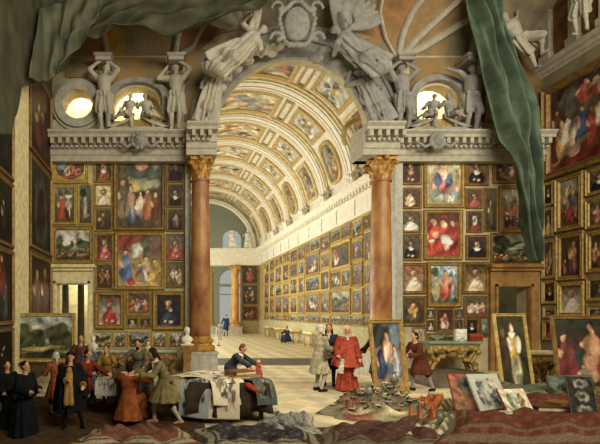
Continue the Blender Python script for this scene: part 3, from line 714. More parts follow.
R_('dim painting of crouching figures in blue and brown beside the green curtain', 492, 155, 522, 184, group('4c3c28', '5c5844', [(.4, .1, .65, 'a07c54', '4c4c70', .3), (.65, .1, .5, '6c4444', 'a88060', .3)], 17))
R_('painting of a domed building above dark crowded figures beside the green curtain', 498, 185.5, 533, 233, group('5c3c24', '8c8c78', [(.2, .05, .4, '1c1414', '3c2824'), (.4, .08, .3, '241818', '5c3430'), (.6, .05, .28, '201814'), (.8, .08, .3, '2c1c18')], 18, (), [(.45, .45, .36, .13, '84583c'), (.4, .65, .11, .1, '70583c'), (.4, .75, .03, .1, '5c4c34'), (.7, .5, .2, .1, '94684c')]))
R_('portrait of a grey-haired figure in a white collar, third row beside the pilaster', 400, 211, 421, 233, port('4c4c40', 'd8d4bc', 'e0dccc', '70685c', 'c0987c', bgs='3c3828'))
R_('portrait of a woman in black with white collar and cuffs', 400, 234, 421, 261, port('54483c', '14161c', 'e4e0d0', '4c2c1c', 'd0a080', hands=True, bgs='3c3024', k=.85))
R_('large group portrait of three figures in red robes', 423, 210, 462, 260, group('982c20', '4c3024', [(.2, .0, .88, 'b03024', 'a83028', .3), (.82, .0, .85, '982820', '8c2c24', .26), (.52, .0, .85, 'a82c20', 'b83c30', .3)], 19, [(.62, .38, .2, .1, 'e0d8c8', -15), (.15, .36, .1, .05, 'c8b8a0'), (.55, .9, .1, .04, 'b03428'), (.62, .22, .08, .1, 'd0c0a8')]), fm=GOLD, fw=.16)
R_('small portrait of an old figure with long white hair', 466, 211, 482.5, 233, port('40382c', '783828', 'b0aca0', 'c8c8bc', 'b89880', bgs='30281c'))
R_('portrait of a woman in black with a big white ruff', 465, 235, 488, 260, port('3c3428', '1c1818', 'e8e4d4', '5c3c24', 'd8a888', bgs='181818'))
R_('dark wide landscape of rocks and small figures above the brown door', 489.5, 233, 541, 265, land('5c6450', '2c3018', '40381c', 21, '70745c', [(.2, '8c3c28'), (.12, '5c3428'), (.3, 'a89880'), (.6, '5c4c30'), (.85, '6c5040')], [(.6, .6, .2, .08, 'a8a480', 25), (.5, .5, .15, .04, 'b8b890'), (.85, .75, .15, .15, '3c3c24'), (.2, .8, .2, .2, '303018')]), fw=.1)
R_('portrait of a woman in a white dress, left of the blue sky group', 400, 263, 426, 294, port('84503c', 'd8ccac', 'e0d4bc', '8c5c3c', 'dcb090', hands=True, bgs='8c7450', k=.85, cy=.68))
R_('tall painting of a red-clad figure and companions under blue sky', 426.5, 262, 461, 307, group('54583c', '8cacc4', [(.2, .1, .65, 'b0a878', '949874'), (.75, .15, .6, '5c8490', 'c89c78'), (.55, .12, .75, 'b84838', 'c88870', .24)], 22, (), [(.15, .85, .15, .12, '4c5c34'), (.8, .85, .3, .06, 'c8d0cc')]), fm=GOLD)
R_('portrait of a figure in a white cope with a gold and red stole', 462, 262, 488, 294, port('2c2014', 'd0c4a4', 'b07c30', '44302c', 'c08c6c', hands=True, bgs='a08450', k=.85, cy=.7))
R_('portrait of a figure in a yellow robe, lower left of the right wall', 400, 296, 426, 326, group('3c301c', '54482c', [(.5, .05, .8, '5c5040', 'c8a04c', .28)], 23))
R_('tiny pale head, upper one left of the seated reddish figure', 426.5, 309, 434, 318.5, port('44403c', '8c8470', None, 'b8b0a0', 'd8c0a0', k=1.2), fw=.05)
R_('tiny pale head, lower one left of the seated reddish figure', 426.5, 320, 434, 331, port('303434', 'a8a494', None, '706450', 'd0b498', k=1.2), fw=.05)
R_('small painting of a seated figure in white and rust', 434.5, 308, 454, 332, group('4c2c1c', '3c2420', [(.5, .05, .8, 'c8b8a0', '9c5444', .27)], 24))
R_('tiny grey portrait, upper one right of the white and rust sitter', 455, 309, 463, 318.5, port('4c5048', '706c58', None, '3c3424', 'b09478', k=1.2), fw=.05)
R_('small brown portrait, lower one right of the white and rust sitter', 455, 319.5, 463, 332, port('4c4034', '5c4430', None, '3c2818', 'a88464', k=1.2), fw=.05)
R_('painting of a group in white around a table, right side lower row', 463, 295.5, 488, 317, group('5c4c34', '4c4c40', [(.3, .1, .6, 'd0c8b4', 'b8ac98', .3), (.55, .1, .62, 'a88c7c', 'c8bcac', .3), (.8, .1, .65, '9c4c4c', 'b09c84', .25)], 25))
R_('portrait of a bearded man in black with a white ruff above the red box', 464, 317.5, 479, 337, port('2c2418', '141414', 'e4e0d0', '3c2c1c', 'c89878', bgs='1c1814'), fw=.11)
R_('small green painting in shadow beside the brown door', 479.5, 317.5, 488, 337, painter([(0, '3c4434'), (1, '6c7c68')], [(.4, .5, .3, .2, '8c9c84')], 26), fw=.06)
R_('low wide landscape with figures resting just above the green-topped console', 427, 333, 454, 344.5, land('70705c', '30301c', '4c4024', 27, '90845c', [(.3, 'a88c64'), (.5, '8c4c34'), (.7, '4c5848')]), fw=.07)
R_('small pale portrait partly hidden behind the porter in brown', 412, 327, 426, 352, port('948c78', 'b09c80', None, '84603c', 'd0b090', bgs='807058'), fw=.08)
# ================================================================= PAINTINGS ON THE SIDE WALLS
def sidepic(label, X, px0, px1, z0, z1, cf, right=True, g=None, fm=GOLD, fw=None, gain=None, cx=None):
    ya, yb = X*F/(px0-CX), X*F/(px1-CX)
    w = abs(ya-yb); h = z1-z0
    rz = -PI/2 if right else PI/2
    x = X-.005 if right else X+.005
    return picture(label, w-.005, h-.005, cf, (x, (ya+yb)/2, (z0+z1)/2), rz, fw, fm, 40, gain or GF, g)
def sy(py, px, X): return H+(CY-py)*X/(px-CX)
def rw(label, x0, x1, y0, y1, cf, ref=None, **k):
    ref = ref or x0
    return sidepic(label, XR, x0, x1, sy(y1, ref, XR), sy(y0, ref, XR), cf, True, 'framed paintings on the far right wall', **k)
rw('huge gilt-framed painting of a crowded scene with red and white figures under the right cornice', 545, 622, 91, 182,
   group('5c2820', '3c3428', [(.2, .12, .5, 'b88c4c', 'c89c6c'), (.3, .3, .35, 'd0c4ac', 'e0d8c4'), (.42, .12, .42, 'c8b8a0'), (.55, .25, .42, '2c4868', '34507c'), (.7, .2, .4, '8c2c24', 'a83828'), (.85, .3, .4, 'c8c0ac', 'a8a090'), (.12, .4, .35, '6c4430'), (.6, .7, .25, 'b04c40', 'c85c50', .5), (.75, .72, .22, '9c3c34', 'b88c7c', .5)], 31,
   [(.3, .15, .4, .05, 'a08464', 20), (.5, .06, .5, .07, '6c1c1c'), (.4, .7, .1, .15, '4c4c44')], [(.35, .8, .2, .15, '5c5c50'), (.6, .6, .2, .2, '5c5040')]), fm=GOLD2, fw=.32)
rw('small portrait of a white-collared man in the right corner under the huge painting', 543, 555, 184, 207.5, port('3c3428', '181818', 'e0dccc', '4c3424', 'c89878', bgs='201c18'), fm=GOLD3, fw=.12)
rw('small portrait of a fair-haired child, right corner second from top', 543, 555, 209.5, 238, port('4c3c28', 'c0a880', 'd8ccb0', '8c6c40', 'dcb490'), fm=GOLD3, fw=.12)
rw('upright painting of a saintlike figure in a red skirt under golden light', 557, 585.5, 179.5, 233, group('5c3c24', '909488', [(.5, .1, .72, 'b83424', '4c5464', .2), (.25, .05, .3, '5c3428'), (.8, .15, .35, 'a87850')], 33, (), [(.45, .75, .22, .14, 'c8ac58'), (.25, .6, .12, .12, 'a88c6c')]), ref=557, fm=GOLD, fw=.2)
rw('portrait of a figure in black with white collar at the right edge, upper', 587, 616, 171, 197, port('5c4c34', '181818', 'e4e0d0', '3c2c1c', 'c89878', bgs='342820'), ref=587, fw=.14)
rw('painting of a figure in rose and green at the right edge, below the black-dressed sitter', 587, 616, 201, 230, group('4c4028', '5c5840', [(.35, .1, .75, 'a85c54', 'b0806c'), (.6, .05, .6, '2c5c50')], 34), ref=587, fw=.14)
rw('narrow painting of pale garlanded figures in the right corner', 543, 556.5, 241, 279, group('5c3c28', '5c4430', [(.3, .1, .6, 'b89c88'), (.65, .3, .6, 'c8b0a0', 'b08c78'), (.5, .05, .3, 'd0b8a4')], 35), fm=GOLD3, fw=.12)
rw('upright painting of a bare-shouldered figure in brown and plum with a plumed hat', 558, 586, 235.5, 281, group('3c2418', '54402c', [(.6, .08, .82, '5c4444', 'b07c5c', .25), (.2, .05, .4, 'b09060', '5c3838')], 36), ref=558, fw=.18)
rw('dark painting of several figures at the right edge, third from top', 588, 618, 233, 273, group('3c2818', '443420', [(.2, .2, .6, 'a8785c'), (.45, .05, .7, '6c3428', 'b88464'), (.75, .1, .6, '4c4438')], 37), ref=588, fw=.16)
rw('small portrait of a brown-haired head in the right corner above the red-cloaked sitter', 543, 558, 281, 304, port('4c3828', '241c1c', 'a8a090', '5c3420', 'c08c68', bgs='3c2c20'), fm=GOLD3, fw=.12)
rw('painting of a bald old man in white robe and black', 559, 586, 283, 316, port('3c3424', 'e0dcc8', 'e8e4d4', '8c8478', 'c89070', bgs='d8d0b8', k=1.05, cy=.68), ref=559, fm=GOLD3, fw=.15)
rw('small dim portrait of a man at the right edge, fourth from top', 588, 618, 278, 301, port('40382c', '3c3838', '908878', '3c2818', 'a87c5c'), ref=588, fw=.12)
rw('low dark picture strip at the right edge above the leaning canvas', 588, 618, 304, 318, land('5c5840', '28281c', '3c3420', 38), ref=588, fw=.1)
rw('small low landscape in the right corner over the red-cloaked portrait', 544, 557.5, 306, 318, land('6c6c58', '34301c', '4c4028', 39), fm=GOLD3, fw=.1)
rw('small portrait of a red-cloaked cleric between the two leaning canvases', 544, 559, 320, 340, port('3c2c24', 'a82830', 'b8403c', '3c2818', 'c89070', bgs='701c20'), fw=.13)
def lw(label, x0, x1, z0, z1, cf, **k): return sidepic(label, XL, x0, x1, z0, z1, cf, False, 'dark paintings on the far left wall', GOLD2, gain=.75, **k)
lw('tall dark red painting at the top of the left wall, right of the cream pilaster', 28.5, 50.5, 7.5, 10.4, group('3c2418', '4c3428', [(.4, .1, .6, '84342c', '6c3c30'), (.7, .2, .6, '5c2c24')], 41), fw=.14)
lw('dark arched architectural painting, second from top right of the cream pilaster', 28.5, 50.5, 4.35, 7.35, group('2c2418', '3c3c30', [(.5, .1, .4, '6c3428')], 42, [(.5, .45, .3, .4, '6c6c60'), (.5, .42, .24, .36, '343028')]), fw=.14)
lw('dark painting of two standing figures in brown and dull red right of the cream pilaster', 28.5, 50.5, 1.6, 4.2, group('241c14', '3c2c20', [(.3, .1, .75, '6c3c2c', '8c5c40'), (.7, .1, .8, '5c1c20', '742c28')], 43), fw=.14)
lw('very dark painting at the left edge, topmost', -8, 12.5, 5.95, 8.3, group('1c1810', '302c20', [(.6, .2, .5, '3c3028')], 44), fw=.12)
lw('very dark painting at the left edge, second from top', -8, 12.5, 4.05, 5.85, group('1c1810', '2c281c', [(.5, .2, .5, '443024')], 45), fw=.12)
lw('dark painting with a dull red figure over a grey one at the left edge', -8, 12.5, 1.9, 3.95, group('1c1810', '2c241c', [(.4, .4, .55, '84281c', '742420', .3), (.6, .05, .5, '4c5050', '5c6060')], 46), fw=.12)
lw('low black painting at the left edge behind the cloaked men', -8, 12.5, .5, 1.8, group('14120c', '201c14', [(.5, .2, .5, '2c241c')], 47), fw=.1)
# ================================================================= GALLERY PICTURE WALL
def gy(px): return GX*F/(px-CX)
cols_px = [(371.5, 364.5), (363.5, 352.5), (351.5, 331.5), (330.5, 321), (320.5, 306), (305, 298.5), (298, 290.5), (290, 283), (282.5, 275.5), (275, 270), (269.6, 264.6)]
cols_y = [(gy(a), gy(b)) for a, b in cols_px]
cols_y = [(18.2, 19.6), (19.7, 21.3)]+cols_y
ordn = ['nearest', 'second', 'third', 'fourth', 'fifth', 'sixth', 'seventh', 'eighth', 'ninth', 'tenth', 'eleventh', 'twelfth', 'farthest']
rown = ['top', 'second', 'third', 'fourth', 'lowest']
rr = random.Random(21)
pal = ['8c3c2c', '4c5c78', 'b08c50', '6c4430', 'c8b898', '3c4438', '94543c', '748090', 'a8987c', '5c2c28', 'd8d0b8', '405068']
for ci, (ya, yb) in enumerate(cols_y):
    wide = ci in (2, 4, 6, 9, 10)
    rows = [(6.32, 7.12), (4.72, 6.26), (3.6, 4.66), (2.1, 3.54), (1.52, 2.05)] if wide else [(6.05, 7.1), (4.95, 6.0), (3.55, 4.88), (2.1, 3.48), (1.52, 2.05)]
    for ri, (z0, z1) in enumerate(rows):
        segs = [(ya, yb)]
        if (ri in (0, 4) and yb-ya > 2) or (ci == 4 and ri == 2):
            m_ = ya+(yb-ya)*rr.choice([.45, .6, .66]); segs = [(ya, m_), (m_, yb)]
        for si, (a, b) in enumerate(segs):
            k = rr.random(); w, h = b-a, z1-z0
            if w/h < .95 and k < .45:
                kind = 'portrait'; cc = rr.choice(pal); cf = port('4c4030', cc, rr.choice([None, 'd8d0bc']), '3c2818', 'd0a080', bgs='34281c')
            elif w/h > 2.2 or k > .93:
                kind = 'landscape'; cf = land(rr.choice(['8c98a0', 'a0a894', '6c7c84']), '40482c', '685834', rr.randint(0, 999), 'a89c70', [(rr.random(), rr.choice(pal)), (rr.random(), rr.choice(pal))])
            else:
                kind = 'figure scene'; n = 2 if w < 1.3 else 4
                cf = group(rr.choice(['5c4428', '6c5434', '4c4028']), rr.choice(['6c7888', '5c5840', '6c5838', '8c8c78']), [(rr.uniform(.15, .85), rr.uniform(.05, .3), rr.uniform(.45, .75), rr.choice(pal), rr.choice(pal)) for _ in range(n)], rr.randint(0, 999))
            side = '' if len(segs) == 1 else (' nearer' if si == 0 else ' farther')
            lab = '%sgilt-framed %s on the gallery wall, %s row, %s column from the arch' % ((side.strip()+' small ') if side else '', kind, rown[ri], ordn[ci])
            picture(lab, w-.03, h-.03, cf, (GX-.005, (a+b)/2, (z0+z1)/2), -PI/2, min(w, h)*.11, GOLD3 if rr.random() < .6 else GOLD, 22, .8, 'pictures hung along the gallery wall')
for k, (z0, z1, lab, cf) in enumerate(((5.2, 7.15, 'painting of a rose-red figure, top of the pier at the gallery end', group('3c342c', '4c4438', [(.5, .1, .8, 'a84c50', '984048', .25)], 61)),
        (3.0, 5.1, 'dark painting of several figures, middle of the pier at the gallery end', group('3c3424', '444438', [(.3, .1, .6, '4c4c48'), (.65, .1, .65, '6c4438', '94806c')], 62, [(.5, .85, .12, .08, '7c98a0')])),
        (1.35, 2.9, 'low dark red painting on the pier at the gallery end', group('4c2c20', '3c3428', [(.6, .1, .6, '943c28'), (.3, .1, .5, '5c5840')], 63)))):
    x0, x1 = wx(241, GY1)+.1, GX-.15
    picture(lab, x1-x0, z1-z0, cf, ((x0+x1)/2, GY1-.005, (z0+z1)/2), 0, .14, GOLD2, 15, 1.2, 'paintings on the end pier')
# gilt consoles and white-clad seats along the gallery dado
for k, px in enumerate((345, 318, 299, 285, 274)):
    y = gy(px)
    t = thing('console_table', ['nearest', 'second', 'third', 'fourth', 'farthest'][k]+' low gilt console table along the gallery wall', 'table', (GX-.45, y, 0), -PI/2, 'gilt consoles along the gallery')
    bm = bmesh.new(); box(bm, -.85, .85, -.28, .28, .86, .94); obj('top', bm, TRAV, t)
    bm = bmesh.new(); box(bm, -.8, .8, -.25, .25, .68, .86)
    for q in range(5): sph(bm, (-.6+.3*q, -.26, .7), .08, seg=8)
    obj('apron', bm, GOLD, t)
    for sx in (-1, 1):
        for sy_ in (-1, 1):
            bm = bmesh.new(); tube(bm, [Vector((sx*.72, sy_*.2, .7)), Vector((sx*.78, sy_*.22, .4)), Vector((sx*.68, sy_*.18, .08))], .05, 6); box(bm, sx*.68-.08, sx*.68+.08, sy_*.18-.06, sy_*.18+.06, 0, .08)
            obj('leg', bm, GOLD, t)
# ================================================================= FIGURES
def ik(a, c, l1, l2, hint):
    a, c = Vector(a), Vector(c); d = c-a; L_ = min(d.length, (l1+l2)*.995)
    if d.length > L_: c = a+d.normalized()*L_
    d = c-a; x = (l1*l1-l2*l2+L_*L_)/(2*L_); hgt = math.sqrt(max(0, l1*l1-x*x))
    u = d.normalized(); hv = Vector(hint); hv = hv-u*hv.dot(u)
    hv = hv.normalized() if hv.length > 1e-4 else Vector((0, 1, 0))
    return a+u*x+hv*hgt, c
def skeleton(p):
    """canonical 1.75 m figure facing -Y; p overrides: pel, lean, side, hA, hB, fA, fB (A is the -x side)"""
    J = {}
    pel = Vector(p.get('pel', (0, 0, .95))); ln = math.radians(p.get('lean', 3)); sd = math.radians(p.get('side', 0)); tw = math.radians(p.get('twist', 0))
    t = Vector((math.sin(sd), -math.sin(ln), math.cos(ln)*math.cos(sd))).normalized()
    sx = Vector((math.cos(tw), math.sin(tw), 0)); sx = (sx-t*sx.dot(t)).normalized()
    fw_ = sx.cross(t); fw_ = -fw_ if fw_.y > 0 and abs(p.get('twist', 0)) < 90 else fw_
    J['pel'], J['t'], J['sx'], J['f'] = pel, t, sx, fw_
    J['waist'] = pel+t*.16; J['chest'] = pel+t*.34; J['neck'] = pel+t*.52
    hd = Vector(p.get('head', (0, -.05, 1))).normalized(); J['hd'] = hd
    J['head'] = J['neck']+hd*.17
    hf = Vector(p.get('face', (0, -1, 0))); J['face'] = (hf-hd*hf.dot(hd)).normalized()
    for n, s in (('A', -1), ('B', 1)):
        sh = pel+t*.46+sx*s*.185; J['sh'+n] = sh
        h = Vector(p.get('h'+n, (s*.26, -.06, .82)))
        el, h = ik(sh, h, .29, .27, p.get('e'+n, (s*.5, .8, -.4))); J['el'+n], J['h'+n] = el, h
        hip = pel+Vector((s*.095, 0, -.03)); J['hip'+n] = hip
        f = Vector(p.get('f'+n, (s*.12, 0, .09)))
        kn, f = ik(hip, f, .44, .43, p.get('k'+n, (s*.15, -1, 0))); J['kn'+n], J['f'+n] = kn, f
        J['toe'+n] = Vector(p.get('toe'+n, (s*.25, -1, 0))).normalized()
    return J
def hand(bm, el, h, J, s):
    d = (h-el).normalized(); side = d.cross(J['f']); side = side.normalized() if side.length > .1 else J['sx']
    up = side.cross(d)
    sph(bm, h+d*.04, .045, (1, 1, 1), 10); cap(bm, h, h+d*.075, .03, .036, 8)
    for k, (o, ln) in enumerate(((-.028, .06), (-.01, .075), (.01, .07), (.027, .052))):
        a = h+d*.08+side*o; b = a+d*ln*.55+up*.008; c = b+d*ln*.4+up*.022
        cap(bm, a, b, .0125, .0115, 6); cap(bm, b, c, .0115, .0105, 6)
    a = h+d*.03+side*(-.035*s); b = a-side*.03*s+d*.03+up*.015; cap(bm, a, b, .014, .012, 6); cap(bm, b, b+d*.025+up*.01, .012, .011, 6)
def body_prims(bm, J, skinny=1.0, lower=True, hands=True):
    t, sx, f = J['t'], J['sx'], J['f']
    def el(c, rx, ry, rz):
        R = Matrix((sx, -f, t)).transposed(); sph(bm, c, 1, (rx, ry, rz), 16, R.to_quaternion())
    el(J['pel'], .165, .12, .13); el(J['waist'], .135, .105, .16); el(J['chest'], .165, .12, .17); el(J['pel']+t*.44, .17, .1, .07)
    cap(bm, J['neck']-t*.04, J['head']-J['hd']*.03, .058, .052, 12)
    hd, fc = J['hd'], J['face']; hs = fc.cross(hd)
    R = Matrix((hs, fc, hd)).transposed().to_quaternion()
    sph(bm, J['head']+hd*.02-fc*.008, 1, (.078, .095, .108), 16, R); sph(bm, J['head']-hd*.045+fc*.022, 1, (.058, .062, .065), 12, R)
    cap(bm, J['head']+fc*.085+hd*.015, J['head']+fc*.108-hd*.018, .012, .017, 8)
    sph(bm, J['head']+fc*.075-hd*.055, .02, (1.3, .6, .5), 8, R)
    for s in (-1, 1):
        sph(bm, J['head']+hs*s*.08-fc*.005, 1, (.014, .022, .034), 8, R)
        sph(bm, J['head']+hs*s*.03+fc*.072+hd*.032, .018, seg=8)
    for n, s in (('A', -1), ('B', 1)):
        cap(bm, J['sh'+n], J['el'+n], .056*skinny, .043*skinny); cap(bm, J['el'+n], J['h'+n], .042*skinny, .028*skinny)
        cap(bm, J['chest']+t*.06+sx*s*.08, J['sh'+n], .08, .06)
        if hands: hand(bm, J['el'+n], J['h'+n], J, s)
        if lower:
            cap(bm, J['hip'+n], J['kn'+n], .088*skinny, .056*skinny); cap(bm, J['kn'+n], J['f'+n], .055*skinny, .036*skinny)
            q = J['kn'+n].lerp(J['f'+n], .3); sph(bm, q+Vector((0, .015, 0)), .056*skinny, (1, 1, 1.6), 10)
            a = J['f'+n]; tv = J['toe'+n]; cap(bm, a-tv*.04+Vector((0, 0, -.045)), a+tv*.13+Vector((0, 0, -.055)), .038, .032, 8)
def scaled(o, s): o.scale = (s, s, s)
HC = {}
def cloth(c, nm=None):
    k = 'cloth_'+c
    return mat(k, c, .85, 0, 9, .3, bump=.1, spec=.1)
def eyes(J, par):
    bm = bmesh.new(); hd, fc = J['head'], J['face']; hs = J['face'].cross(J['hd'])
    for s in (-1, 1): sph(bm, J['head']+hs*s*.031+fc*.088+J['hd']*.03, .0105, seg=8)
    obj('eyes', bm, mat('dark_eyes', '1c1410', .3), par, True)
def hairdo(J, kind, col, par):
    bm = bmesh.new(); h, hd, fc = J['head'], J['hd'], J['face']; hs = fc.cross(hd)
    R = Matrix((hs, fc, hd)).transposed().to_quaternion()
    if kind == 'bald':
        bm.free(); return
    sph(bm, h+hd*.045-fc*.028, 1, (.092, .098, .092), 14, R)
    sph(bm, h-hd*.01-fc*.045, 1, (.088, .075, .09), 12, R)
    if kind == 'wig':
        for s in (-1, 1):
            for q in range(3): sph(bm, h+hs*s*.085-fc*.01-hd*(.0+.035*q), .03, (1, 1.3, .8), 8, R)
        cap(bm, h-fc*.09-hd*.06, h-fc*.1-hd*.2, .035, .02, 8)
    if kind == 'long':
        for s in (-1, 0, 1): cap(bm, h+hs*s*.06-fc*.05-hd*.03, h+hs*s*.075-fc*.06-hd*.19, .05, .045, 8)
    if kind == 'beard':
        sph(bm, h+fc*.055-hd*.09, 1, (.05, .045, .06), 10, R)
    remesh('hair', bm, .014, cloth(col), par)
def folds(amp, n, zt, zb):
    def f(co):
        if co.z > zt: return None
        k = min(1, (zt-co.z)/max(.05, zt-zb)); a = math.atan2(co.y, co.x); w = amp*k*(math.sin(n*a)+.5*math.sin(n*1.7*a+1.3+co.z*3))
        return (math.cos(a)*w, math.sin(a)*w, 0)
    return f
def dress(J, spec, root):
    """spec: list of (kind, colour, ...)"""
    t, sx, f = J['t'], J['sx'], J['f']
    for it in spec:
        k, c = it[0], it[1]; bm = bmesh.new()
        R = Matrix((sx, -f, t)).transposed().to_quaternion()
        def torso(g=0.0):
            sph(bm, J['pel']+t*.02, 1, (.185+g, .145+g, .15), 14, R); sph(bm, J['waist'], 1, (.155+g, .13+g, .17), 14, R)
            sph(bm, J['chest'], 1, (.185+g, .145+g, .18), 14, R); sph(bm, J['pel']+t*.44, 1, (.185+g, .115+g, .065), 14, R)
        def sleeves(g=0.0, flare=0.0, end=.93):
            for n, s in (('A', -1), ('B', 1)):
                cap(bm, J['chest']+t*.07+sx*s*.08, J['sh'+n], .095+g, .075+g)
                cap(bm, J['sh'+n], J['el'+n], .074+g, .062+g); e = J['el'+n].lerp(J['h'+n], end); cap(bm, J['el'+n], e, .06+g, .05+g+flare)
                if flare > .01: cone(bm, J['el'+n].lerp(e, .55), e, .055+g, .065+g+flare, 14)
        if k == 'coat':          # knee length skirted coat ; (kind,c,hem z, flare)
            torso(); sleeves(0, .02, .9)
            hem = it[2] if len(it) > 2 else .5; fl_ = it[3] if len(it) > 3 else .27
            base = J['pel']+t*.06
            mid = (J['knA']+J['knB'])/2; dn = Vector((base.x*.5+mid.x*.5, base.y*.6+mid.y*.4+.02, hem))
            cone(bm, base, dn, .165, fl_, 22); cone(bm, dn, dn-Vector((0, 0, .001)), fl_, fl_, 22)
            ct = remesh('coat', bm, .018, cloth(c), root, folds(.022, 9, J['pel'].z, hem))
            for n in 'AB':
                o = bmesh.new(); e = J['el'+n].lerp(J['h'+n], .9); cone(o, J['el'+n].lerp(e, .72), e, .078, .09, 16); obj('cuff', o, cloth(c), ct, True, 50)
        elif k == 'robe':        # floor length
            torso(.01); sleeves(.01, .03, .9); base = J['pel']+t*.05; fl_ = it[2] if len(it) > 2 else .3
            dn = Vector((base.x, base.y+.02, .03)); md = base.lerp(dn, .5)
            cone(bm, base, md, .17, .17+(fl_-.17)*.5, 24); cone(bm, md, dn, .17+(fl_-.17)*.5, fl_, 24)
            remesh('robe', bm, .02, cloth(c), root, folds(.03, 8, J['pel'].z, 0))
        elif k == 'seated_robe':
            torso(.01); sleeves(.01, .02, .9)
            for n in 'AB': cap(bm, J['hip'+n], J['kn'+n], .13, .1); cone(bm, J['kn'+n], J['f'+n]+Vector((0, .0, 0)), .1, .14, 16)
            cap(bm, J['knA'], J['knB'], .09, .09); sph(bm, J['pel'], .2); cone(bm, J['pel'], Vector((J['pel'].x, J['pel'].y+.03, .12)), .2, .3, 20)
            remesh('robe', bm, .02, cloth(c), root, folds(.02, 9, J['pel'].z+.1, 0))
        elif k == 'cape':        # short round cape to elbows
            z = J['neck']-t*.02; e = J['neck']-t*(it[2] if len(it) > 2 else .36); fl_ = it[3] if len(it) > 3 else .3
            cone(bm, z, z-t*.1, .07, .2, 26); cone(bm, z-t*.09, e, .2, fl_, 26)
            remesh('cape', bm, .018, cloth(c), root, folds(.018, 10, J['neck'].z-.12, J['neck'].z-.5))
        elif k == 'cloak':       # long cloak, hem z, flare, shift
            hem = it[2]; fl_ = it[3]; sh = Vector(it[4]) if len(it) > 4 else Vector((0, .05, 0))
            z = J['neck']-t*.02; e = Vector((J['pel'].x, J['pel'].y, hem))+sh; md = (J['chest']+J['waist'])/2+sh*.4
            cone(bm, z, J['neck']-t*.1, .08, .2, 26); cone(bm, J['neck']-t*.09, md, .2, (.2+fl_)/2+.02, 26); cone(bm, md, e, (.2+fl_)/2+.02, fl_, 26)
            if len(it) > 5:
                for n in it[5]: cap(bm, J['sh'+n], J['el'+n], .1, .09); cap(bm, J['el'+n], J['el'+n].lerp(J['h'+n], .8), .09, .08); cone(bm, J['el'+n], J['el'+n]-Vector((0, 0, .4)), .09, .12, 14)
            remesh('cloak', bm, .02, cloth(c), root, folds(.035, 7, J['chest'].z, hem))
        elif k == 'breeches':
            for n in 'AB': cap(bm, J['hip'+n], J['kn'+n].lerp(J['f'+n], .08), .105, .07)
            sph(bm, J['pel']-t*.02, 1, (.175, .135, .12), 12, R); remesh('breeches', bm, .018, cloth(c), root)
        elif k == 'stockings':
            for n in 'AB':
                o = bmesh.new(); a, b = J['kn'+n].lerp(J['f'+n], .02), J['f'+n]; cap(o, a, b, .062, .043); sph(o, J['kn'+n].lerp(b, .3)+Vector((0, .015, 0)), .062, (1, 1, 1.6), 10)
                remesh('stocking', o, .016, cloth(c), root)
            bm.free()
        elif k == 'shoes':
            for n in 'AB':
                o = bmesh.new(); a = J['f'+n]; tv = J['toe'+n]; cap(o, a-tv*.045+Vector((0, 0, -.04)), a+tv*.15+Vector((0, 0, -.048)), .048, .038, 10); box(o, a.x-tv.x*.04-.03, a.x-tv.x*.04+.03, a.y-tv.y*.04-.03, a.y-tv.y*.04+.03, a.z-.09, a.z-.03)
                remesh('shoe', o, .014, cloth(c), root)
            bm.free()
        elif k == 'sleeves':
            sleeves(.012, 0, .95); remesh('sleeves', bm, .016, cloth(c), root)
        elif k == 'waistcoat':   # front panel, visible in an open coat
            of = it[2] if len(it) > 2 else .115; zz = ((.4, .07), (.3, .075), (.18, .075), (.05, .085), (-.08, .1))+(((-.2, .1), (-.3, .09)) if len(it) > 2 else ())
            for z_, w_ in zz:
                q = J['pel']+t*z_+f*(of if z_ < .3 else min(of, .2)); sph(bm, q, 1, (w_, .06, .09), 10, R)
            if len(it) > 2:
                for x_ in (-.03, .03): cap(bm, J['pel']+t*.32+f*.2+sx*x_, J['pel']+t*.15+f*of+sx*x_, .055, .06, 10); cap(bm, J['pel']+t*.15+f*of+sx*x_, J['pel']-t*.32+f*(of+.02)+sx*x_*1.8, .06, .065, 10)
            remesh('waistcoat', bm, .014, cloth(c), root)
        elif k == 'lace':        # white lace apron / rochet under a cape
            base = J['waist']+t*.05; dn = Vector((base.x, base.y, it[2])); cone(bm, base, dn, .15, .25, 24); remesh('lace', bm, .018, cloth(c), root, folds(.03, 12, base.z, it[2]))
        elif k == 'collar':
            sph(bm, J['neck']+f*.02, 1, (.085, .085, .035), 12, R); cap(bm, J['neck']+f*.08, J['neck']+f*.12-t*.12, .03, .035, 8); remesh('neckcloth', bm, .012, cloth(c), root)
        elif k == 'drape':       # sash-like cloth round hips and one shoulder
            a = J['pel']
            for q in range(9):
                an = q/8*2*PI; sph(bm, a+Vector((math.cos(an)*.15, math.sin(an)*.12, .03*math.sin(an*2))), .075, seg=8)
            for n in 'AB': cap(bm, J['hip'+n], J['kn'+n].lerp(J['hip'+n], .2), .12, .1)
            cap(bm, a+Vector((.1, -.1, 0)), a+Vector((.16, -.12, -.45)), .08, .05, 8)
            remesh('drapery', bm, .02, STUCCO if c == 'stone' else cloth(c), root, folds(.02, 11, a.z+.1, a.z-.5))
        elif k == 'cap':
            hs = J['face'].cross(J['hd']); RR = Matrix((hs, J['face'], J['hd'])).transposed().to_quaternion()
            sph(bm, J['head']+J['hd']*.065-J['face']*.02, 1, (.1, .105, .08), 12, RR); remesh('cap', bm, .014, cloth(c), root)
        elif k == 'tricorn':
            pass
def person(label, px, fy, hy, spec, pose=None, hair=('wig', 'c8c4b8'), rz=0, skin=SKIN, D=None, s=None, z=0, cat='person'):
    D = D or fl(fy); s = s or ((fy-hy)/F*D)/1.76
    p = pose or {}; J = skeleton(p)
    root = thing('person', label, cat, (wx(px, D), D, z), math.radians(rz)); scaled(root, s)
    bm = bmesh.new(); body_prims(bm, J); remesh('body', bm, .015, skin, root, smooth_it=1)
    dress(J, spec, root); hairdo(J, hair[0], hair[1], root); eyes(J, root)
    return root, J
